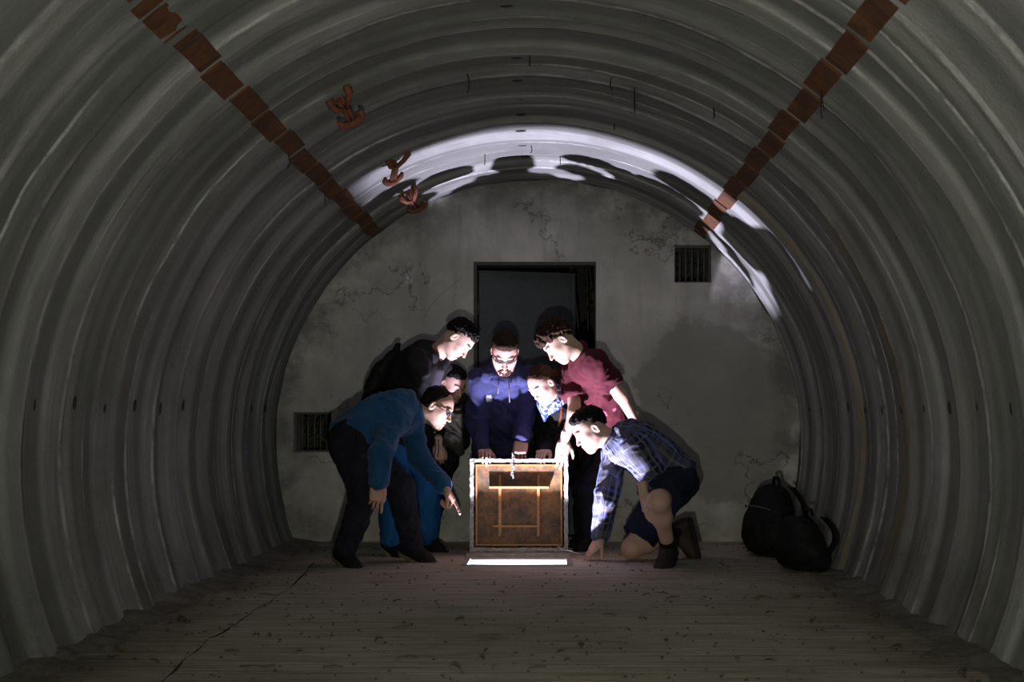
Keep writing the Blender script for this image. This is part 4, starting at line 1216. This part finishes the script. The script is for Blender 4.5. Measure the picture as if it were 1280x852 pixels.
# ---------- man in the blue sweater
J = dict(neck=P(521, 516, 6.92), shR=P(497, 523, 6.74), shL=P(511, 521, 7.06), elR=P(476, 566, 6.48), elL=P(524, 568, 6.98), wrR=P(473, 604, 6.44), wrL=P(556, 609, 6.88),
         hipR=P(433, 555, 6.62), hipL=P(444, 551, 6.82), knR=P(457, 617, 6.55), knL=P(499, 608, 6.74), anR=FP(431, 6.66), anL=FP(517, 6.88), toeR=FP(448, 6.58, .03), toeL=FP(545, 6.84, .03), bend=.05)
hc = P(546, 508, 6.95); A = head_axes(80, 33, 3)
p3 = person('balding man in blue sweater and spectacles bending and pointing at the hatch', J,
    (hc, A, dict(size=.91, hair='hairdark', hair_t=.005, hairline=(1.55, -.004), front=.035, curl=.002, glasses=True, nose=1.15, stubble=.15)),
    dict(name='sweater', mat='bluesweater', sleeve=.96, t=.020, sl=.012, amp=.008, scale=8, seed=31, hem=.045, extra=[neck_ring(J, hc, .060, .011, .004)]),
    dict(name='jeans', mat='navyjean', amp=.008, scale=9, seed=33, loose=.004), ('gum', 'gum'),
    [dict(wrist=J['wrR'], fwd=(-.12, .05, -1), dorsal=(.25, -1, 0), side=1, curls=[(14, 22, 12), (20, 26, 14), (26, 30, 16), (32, 32, 16)], thumb=(.85, .35, -.3)),
     dict(wrist=J['wrL'], fwd=(.50, -.05, -.86), dorsal=(.8, .35, .45), side=-1, curls=[(2, 6, 6), (62, 70, 30), (68, 75, 30), (70, 75, 30)], thumb=(.75, .45, -.45), thumb_curl=.4)],
    tone=(.50, .31, .22))
for wr_, el_, mt, nm in ((J['wrR'], J['elR'], 'wire', 'watch'), (J['wrL'], J['elL'], 'steelwatch', 'bracelet')):
    ax = nrm(wr_ - el_); c = wr_ - ax * .004; a = nrm(np.cross(ax, [0, 1, 0])); b = np.cross(ax, a)
    g = MB().tube([c + .0335 * (math.cos(q) * a + math.sin(q) * b) for q in np.linspace(0, 2 * math.pi, 18, endpoint=False)], .0055, 6, closed=True)
    wo = g.build(nm, MT[mt], p3, True)
    if nm == 'watch': MB().tube([c - b * .030, c - b * .041], .014, 12).build('watch_face', MT['steelwatch'], wo, False)

# ---------- woman with the blue bandana
J = dict(neck=P(690, 498, 7.30), shL=P(702, 515, 7.33), shR=P(679, 517, 7.54), elL=P(698, 564, 7.44), elR=P(685, 560, 7.54), wrL=P(690, 594, 7.36), wrR=P(683, 564, 7.285),
         hipL=P(696, 590, 7.60), hipR=P(682, 590, 7.74), knL=P(688, 628, 7.42), knR=P(673, 628, 7.54), anL=FP(687, 7.60), anR=FP(671, 7.74), toeL=FP(677, 7.48, .03), toeR=FP(663, 7.62, .03), bend=.03)
hc = P(678, 480, 7.15); A = head_axes(-44, 42, -6)
p5 = person('woman with brown ponytail and blue bandana looking down over the lid', J,
    (hc, A, dict(size=.87, hair='hairbrown', hair_t=.010, hairline=(.62, .040), wave=.42, tail=True, curl=.0025, jaw=.9, cheek=.98, nose=.85)),
    dict(name='sweater', mat='blacktop', sleeve=.97, t=.016, sl=.012, amp=.007, seed=41, hem=.06),
    dict(name='trousers', mat='darkjean', seed=43), ('dark', 'dark'),
    [dict(wrist=J['wrR'], fwd=(-.38, -.92, -.05), dorsal=(0, -.05, 1), side=1, curls=[(45, 48, 20), (48, 50, 22), (50, 52, 22), (54, 50, 22)], scale=.92),
     dict(wrist=J['wrL'], fwd=(-.2, -.3, -1), dorsal=(1, 0, 0), side=-1, curls=relax, scale=.92)],
    tone=(.60, .40, .33))
nd = nrm(hc - J['neck']); F_ = Field(J['neck'] - .17, J['neck'] + .17, .005, .05)
a = nrm(np.cross(nd, [0, 1, 0])); b = np.cross(nd, a)
for lv, rr_ in ((.045, .063), (.012, .071), (-.022, .076)):
    pts = [J['neck'] + nd * (lv + .012 * math.sin(2 * q)) + rr_ * (math.cos(q) * a + math.sin(q) * b) for q in np.linspace(0, 2 * math.pi, 15)]
    for p, q in zip(pts[:-1], pts[1:]): F_.cap(p, q, .021, k=.012)
fwv = A[:, 1]; F_.cap(J['neck'] + fwv * .08, J['neck'] + fwv * .085 - np.array([0, 0, .075]), .035, .012, k=.03)
v, f = F_.mesh(); v = folds(v, f, .007, 16, 45); mesh_obj('bandana', v, f, MT['bandana'], p5)
strap(p5, [(P(701, 504, 7.26), (0, -1, 0)), (P(702, 512, 7.245), (0, -1, 0)), (P(701, 522, 7.25), (0, -1, 0)), (P(698, 533, 7.27), (0, -1, 0))], .007, MT['brownstrap'], 'bag_strap', .004)

# ---------- man in the dark red T-shirt
J = dict(neck=P(722, 441, 7.14), shL=P(743, 455, 7.06), shR=P(717, 463, 7.28), elL=P(772, 490, 7.22), elR=P(718, 517, 7.15), wrL=P(795, 528, 7.28), wrR=P(705, 552, 7.145),
         hipL=P(775, 545, 7.50), hipR=P(756, 548, 7.70), knL=P(738, 612, 7.42), knR=P(731, 612, 7.60), anL=FP(738, 7.44), anR=FP(729, 7.68), toeL=FP(718, 7.36, .03), toeR=FP(712, 7.60, .03), bend=.02)
J['elL'] = P(776, 494, 7.18)
hc = P(698, 426, 7.04); A = head_axes(-72, 54, -3)
p6 = person('curly haired man in dark red T-shirt with one hand on the lid', J,
    (hc, A, dict(size=.94, hair='hairbrown', hair_t=.014, hairline=(.50, .018), volume=1.0, curl=.009, curl_s=42, nose=1.1)),
    dict(name='t_shirt', mat='printed', color=(.055, .0035, .009), sleeve=.32, t=.022, sl=.014, amp=.009, scale=7, seed=51, hem=.03, wide=1.02,
         prints=[(P(755, 518, 7.3), (.020, .018), (.50, .10, .16)), (P(768, 512, 7.3), (.012, .010), (.42, .07, .12))],
         extra=[neck_ring(J, hc, .060, .010, .002)]),
    dict(name='jeans', mat='navyjean', seed=53), ('dark', 'dark'),
    [dict(wrist=J['wrL'], fwd=(.1, -.2, -1), dorsal=(.6, -.6, 0), side=-1, curls=relax),
     dict(wrist=J['wrR'], fwd=(-.16, .02, -.98), dorsal=(.25, -1, .0), side=1, curls=[(12, 22, 16), (16, 26, 16), (18, 28, 18), (20, 28, 18)], thumb=(.6, .75, -.2), spread=.10)],
    tone=(.50, .34, .25))

# ---------- kneeling man in plaid
J = dict(neck=P(765, 549, 6.86), shL=P(795, 558, 6.70), shR=P(770, 563, 6.99), elL=P(822, 598, 6.72), elR=P(758, 620, 6.88), wrL=P(805, 617, 6.50), wrR=P(750, 671, 6.94),
         hipL=P(850, 603, 6.78), hipR=P(840, 608, 7.00), knL=P(823, 626, 6.44), knR=P(790, 682, 6.90), anL=FP(836, 6.70), anR=P(850, 664, 7.04), toeL=FP(826, 6.56, .03), toeR=P(858, 700, 7.04), bend=.05)
J['upvR'] = np.array([-1.0, 0, .12]); J['knR'][2] = .075
hc = P(738, 535, 6.86); A = head_axes(-76, 38, 2)
p7 = person('man in plaid shirt and navy shorts kneeling with a hand on the floor', J,
    (hc, A, dict(size=.97, hair='hairblack', hair_t=.007, hairline=(.62, .030), fringe=True, curl=.005, curl_s=60, jaw=1.05, stubble=.25)),
    dict(name='plaid_shirt', mat='plaid', sleeve={'L': .90, 'R': .97}, t=.022, sl=.014, amp=.008, scale=8, seed=61, hem=.03, belly=.01, extra=[neck_ring(J, hc, .062, .013, .004)]),
    dict(name='shorts', mat='navyshort', length=.42, seed=63, loose=.012), ('boot', 'boot'),
    [dict(wrist=J['wrL'], fwd=(.18, -.05, -1), dorsal=(-1, -.45, -.1), side=-1, curls=[(12, 22, 12), (16, 26, 14), (22, 30, 16), (28, 32, 16)]),
     dict(wrist=J['wrR'], fwd=(-.52, -.12, -.85), dorsal=(-.75, -.35, .5), side=1, curls=[(-18, 22, 14), (-14, 20, 12), (-8, 18, 12), (-2, 18, 12)], spread=.13, thumb=(.75, .65, -.3), thumb_curl=.1)],
    tone=(.52, .34, .26))
for s in 'LR':
    an, kn = J['an' + s], J['kn' + s]; d = nrm(kn - an)
    F_ = Field(np.minimum(an, an + d * .16) - .08, np.maximum(an, an + d * .16) + .08, .005, .05); F_.cap(an, an + d * (.075 if s == 'L' else .095), .045, .048, k=0); F_.plane(an + d * (.085 if s == 'L' else .11), d)
    v, f = F_.mesh(); mesh_obj('sock', v, f, MT['sock'], p7)

# ================================================================== BAGS BY THE WALL
Rz = lambda a: np.array([[math.cos(a), -math.sin(a), 0], [math.sin(a), math.cos(a), 0], [0, 0, 1.0]])
Ab = np.stack([Rz(-1.1) @ [-1.0, 0, 0], Rz(-1.1) @ [0, -1.0, 0], [0, 0, 1.0]], 1)
c1 = P(962, 0, 7.15); c1[2] = 0
rucksack('large black backpack standing upright on the floor by the wall', c1, Ab, (.33, .25, .43))
Ab2 = np.stack([Rz(-.95) @ [-1.0, 0, 0], Rz(-.95) @ [0, -1.0, 0], [0, 0, 1.0]], 1)
c2 = P(1004, 0, 6.50); c2[2] = 0
rucksack('small black backpack slumped in front of the larger one', c2, Ab2, (.28, .20, .30), slump=.3)

# ================================================================== RUSTY HOOKS AND WIRES IN THE VAULT
def on_vault(px, py):
    """where the sight line through a pixel meets the vault"""
    d = np.array([(px - VPX) / F, 1.0, (VPY - py) / F]); o = np.array([CX, 0, CZ - ZC])
    a = d[0] ** 2 + d[2] ** 2; b = 2 * (o[0] * d[0] + o[2] * d[2]); c = o[0] ** 2 + o[2] ** 2 - R ** 2
    t = (-b + math.sqrt(b * b - 4 * a * c)) / (2 * a); p = np.array([CX, 0, CZ]) + d * t
    return math.atan2(p[0], p[2] - ZC), p[1]
for (px, py), lb, sc, rt in (((425, 123), 'rusty twin hook in the vault, the one nearest the open end', .70, 0), ((486, 203), 'rusty twin hook in the vault, twisted sideways', .75, .6), ((512, 241), 'rusty twin hook in the vault, closest to the back wall', .75, -.1)):
    th, yy = on_vault(px, py); c = vault_pt(th, yy, .0)
    tn = np.array([math.cos(th), 0, -math.sin(th)]); ins = -np.array([math.sin(th), 0, math.cos(th)]); ya = np.array([0, 1.0, 0])
    cr, sr = math.cos(rt), math.sin(rt); e1 = tn * cr + ya * sr; e2 = -tn * sr + ya * cr
    hk = tag(empty('ceiling_hook', c), lb, 'hook')
    W = lambda u, v_, d_: c + sc * (e1 * u + e2 * v_) + ins * d_
    MB().tube([W(-.014, -.06, -.02), W(-.014, -.05, .05), W(-.014, .0, .07), W(-.014, .05, .085)], .011, 8).build('hook_stem', MT['hook'], hk, True)
    MB().tube([W(.014, -.06, -.02), W(.014, -.05, .05), W(.014, .0, .07), W(.014, .05, .085)], .011, 8).build('hook_stem', MT['hook'], hk, True)
    MB().tube([W(-.014, -.05, .05), W(-.05, -.07, .045), W(-.065, -.10, .03), W(-.055, -.11, -.01)], [.012, .013, .016, .02], 8).build('hook_arm', MT['hook'], hk, True)
    MB().tube([W(.014, -.05, .05), W(.04, -.12, .045), W(.07, -.17, .03), W(.075, -.18, -.01)], [.012, .013, .016, .02], 8).build('hook_arm', MT['hook'], hk, True)
    MB().tube([W(-.075, .02, .075), W(-.072, .055, .085), W(-.04, .085, .09), W(0, .095, .092), W(.045, .085, .09), W(.075, .055, .085), W(.074, .02, .075)], [.010, .015, .019, .021, .019, .015, .010], 8).build('hook_jaw', MT['hook'], hk, True)

for (px, py), ln, dx in (((584, 92), .09, .02), ((662, 70), .06, 0), ((663, 183), .05, .02), ((765, 95), .07, -.02), ((793, 106), .13, 0), ((890, 135), .06, .01), ((1026, 108), .12, 0), ((606, 192), .07, 0), ((700, 197), .06, 0), ((768, 152), .04, .0), ((360, 190), .08, .02), ((410, 238), .09, -.02)):
    th, yy = on_vault(px, py); c = vault_pt(th, yy, -.005)
    tag(MB().tube([c, c + [dx * .3, .002, -ln * .3], c + [dx * .45, .004, -ln * .6], c + [dx * .3, -.006, -ln * .85], c + [0, -.012, -ln]], .0028, 5).build('wire_stub', MT['wire'], None, True), 'short dark wire end sticking out of the concrete vault', 'wire', 'wire ends in the vault')

# pale root creeping on the plaster beside the door
pts = [P(x_, y_, YB - .004) for x_, y_ in ((577, 343), (572, 352), (563, 358), (553, 366), (543, 376), (536, 386), (529, 398))]
tag(MB().tube(pts, .0028, 5).build('root', MT['pale'], None, True), 'thin pale root on the plaster beside the doorway', 'root')

# ================================================================== LITTER ON THE FLOOR
lm = [leaf_mesh('dry_leaf', MT['leafdry'], 6, .35, .55), leaf_mesh('dry_leaf', MT['leafdry'], 6, -.25, .8), leaf_mesh('dry_leaf', MT['leafdry'], 5, .6, .4)]
def spot_ok(x_, y_): return not (HX0 - .1 < x_ < HX1 + .1 and 6.5 < y_ < 7.35) and abs(x_) < 1.5
k = 0
while k < 70:
    px, py = random.uniform(150, 1180), 704 + 146 * random.random() ** 1.2
    Yg = F * CZ / (py - VPY); p = P(px, py, Yg)
    if not spot_ok(p[0], p[1]): continue
    o = bpy.data.objects.new('dry_leaf', random.choice(lm)); COL.objects.link(o)
    s_ = random.uniform(.02, .055); o.scale = (s_, s_ * random.uniform(.6, 1.1), s_); o.location = (p[0], p[1], .004)
    o.rotation_euler = (random.uniform(-.15, .15), random.uniform(-.15, .15), random.uniform(0, 6.28))
    tag(o, 'dry brown leaf scrap lying on the concrete floor', 'leaf', 'leaf scraps on the floor'); k += 1
k = 0
while k < 26:
    px, py = random.uniform(200, 1150), 706 + 140 * random.random()
    Yg = F * CZ / (py - VPY); p = P(px, py, Yg)
    if not spot_ok(p[0], p[1]): continue
    a = random.uniform(0, 3.14); l_ = random.uniform(.03, .09); d = np.array([math.cos(a), math.sin(a), 0]) * l_; p[2] = .004
    tag(MB().tube([p - d / 2, p + [0, .004, .003], p + d / 2 + [0, 0, .002]], [.003, .0035, .002], 5).build('dry_twig', MT['twig'], None, True), 'small dry twig lying on the concrete floor', 'twig', 'twigs on the floor'); k += 1
# grit
gv = []; gf = []
for _ in range(900):
    x_, y_ = random.uniform(-1.55, 1.55), random.uniform(3.4, 7.8)
    if not spot_ok(x_, y_): continue
    s_ = random.uniform(.003, .010) * (1.6 if abs(x_) > 1.3 else 1); n0 = len(gv)
    q = [(s_, 0, 0), (-s_ * .5, s_ * .9, 0), (-s_ * .6, -s_ * .8, 0), (random.uniform(-.3, .3) * s_, 0, s_ * .8)]
    an = random.uniform(0, 6.28); c_, d_ = math.cos(an), math.sin(an)
    gv += [(x_ + a * c_ - b * d_, y_ + a * d_ + b * c_, cc) for a, b, cc in q]; gf += [(n0, n0 + 1, n0 + 3), (n0 + 1, n0 + 2, n0 + 3), (n0 + 2, n0, n0 + 3)]
tag(mesh_obj('grit', gv, gf, MT['leafdry'], None, smooth=False), 'scattered grit and crumbs on the concrete floor', 'grit', kind='stuff')
# rubble along the foot of the walls
bmr = bmesh.new(); bmesh.ops.create_icosphere(bmr, subdivisions=1, radius=1.0)
for q in bmr.verts: q.co *= random.uniform(.7, 1.2)
rub = bpy.data.meshes.new('stone'); bmr.to_mesh(rub); bmr.free(); rub.materials.append(MT['leafdry'])
for _ in range(26):
    sgn = random.choice((-1, 1)); y_ = random.uniform(3.8, 7.8); s_ = random.uniform(.008, .02); x_ = sgn * random.uniform(1.36, 1.46)
    o = bpy.data.objects.new('stone', rub); COL.objects.link(o); o.location = (x_, y_, s_ * .45); o.scale = (s_, s_ * random.uniform(.7, 1.2), s_ * .6); o.rotation_euler = (0, 0, random.uniform(0, 6))
    tag(o, 'small dark dirt crumb lying along the foot of the vault', 'stone', 'crumbs along the wall foot')
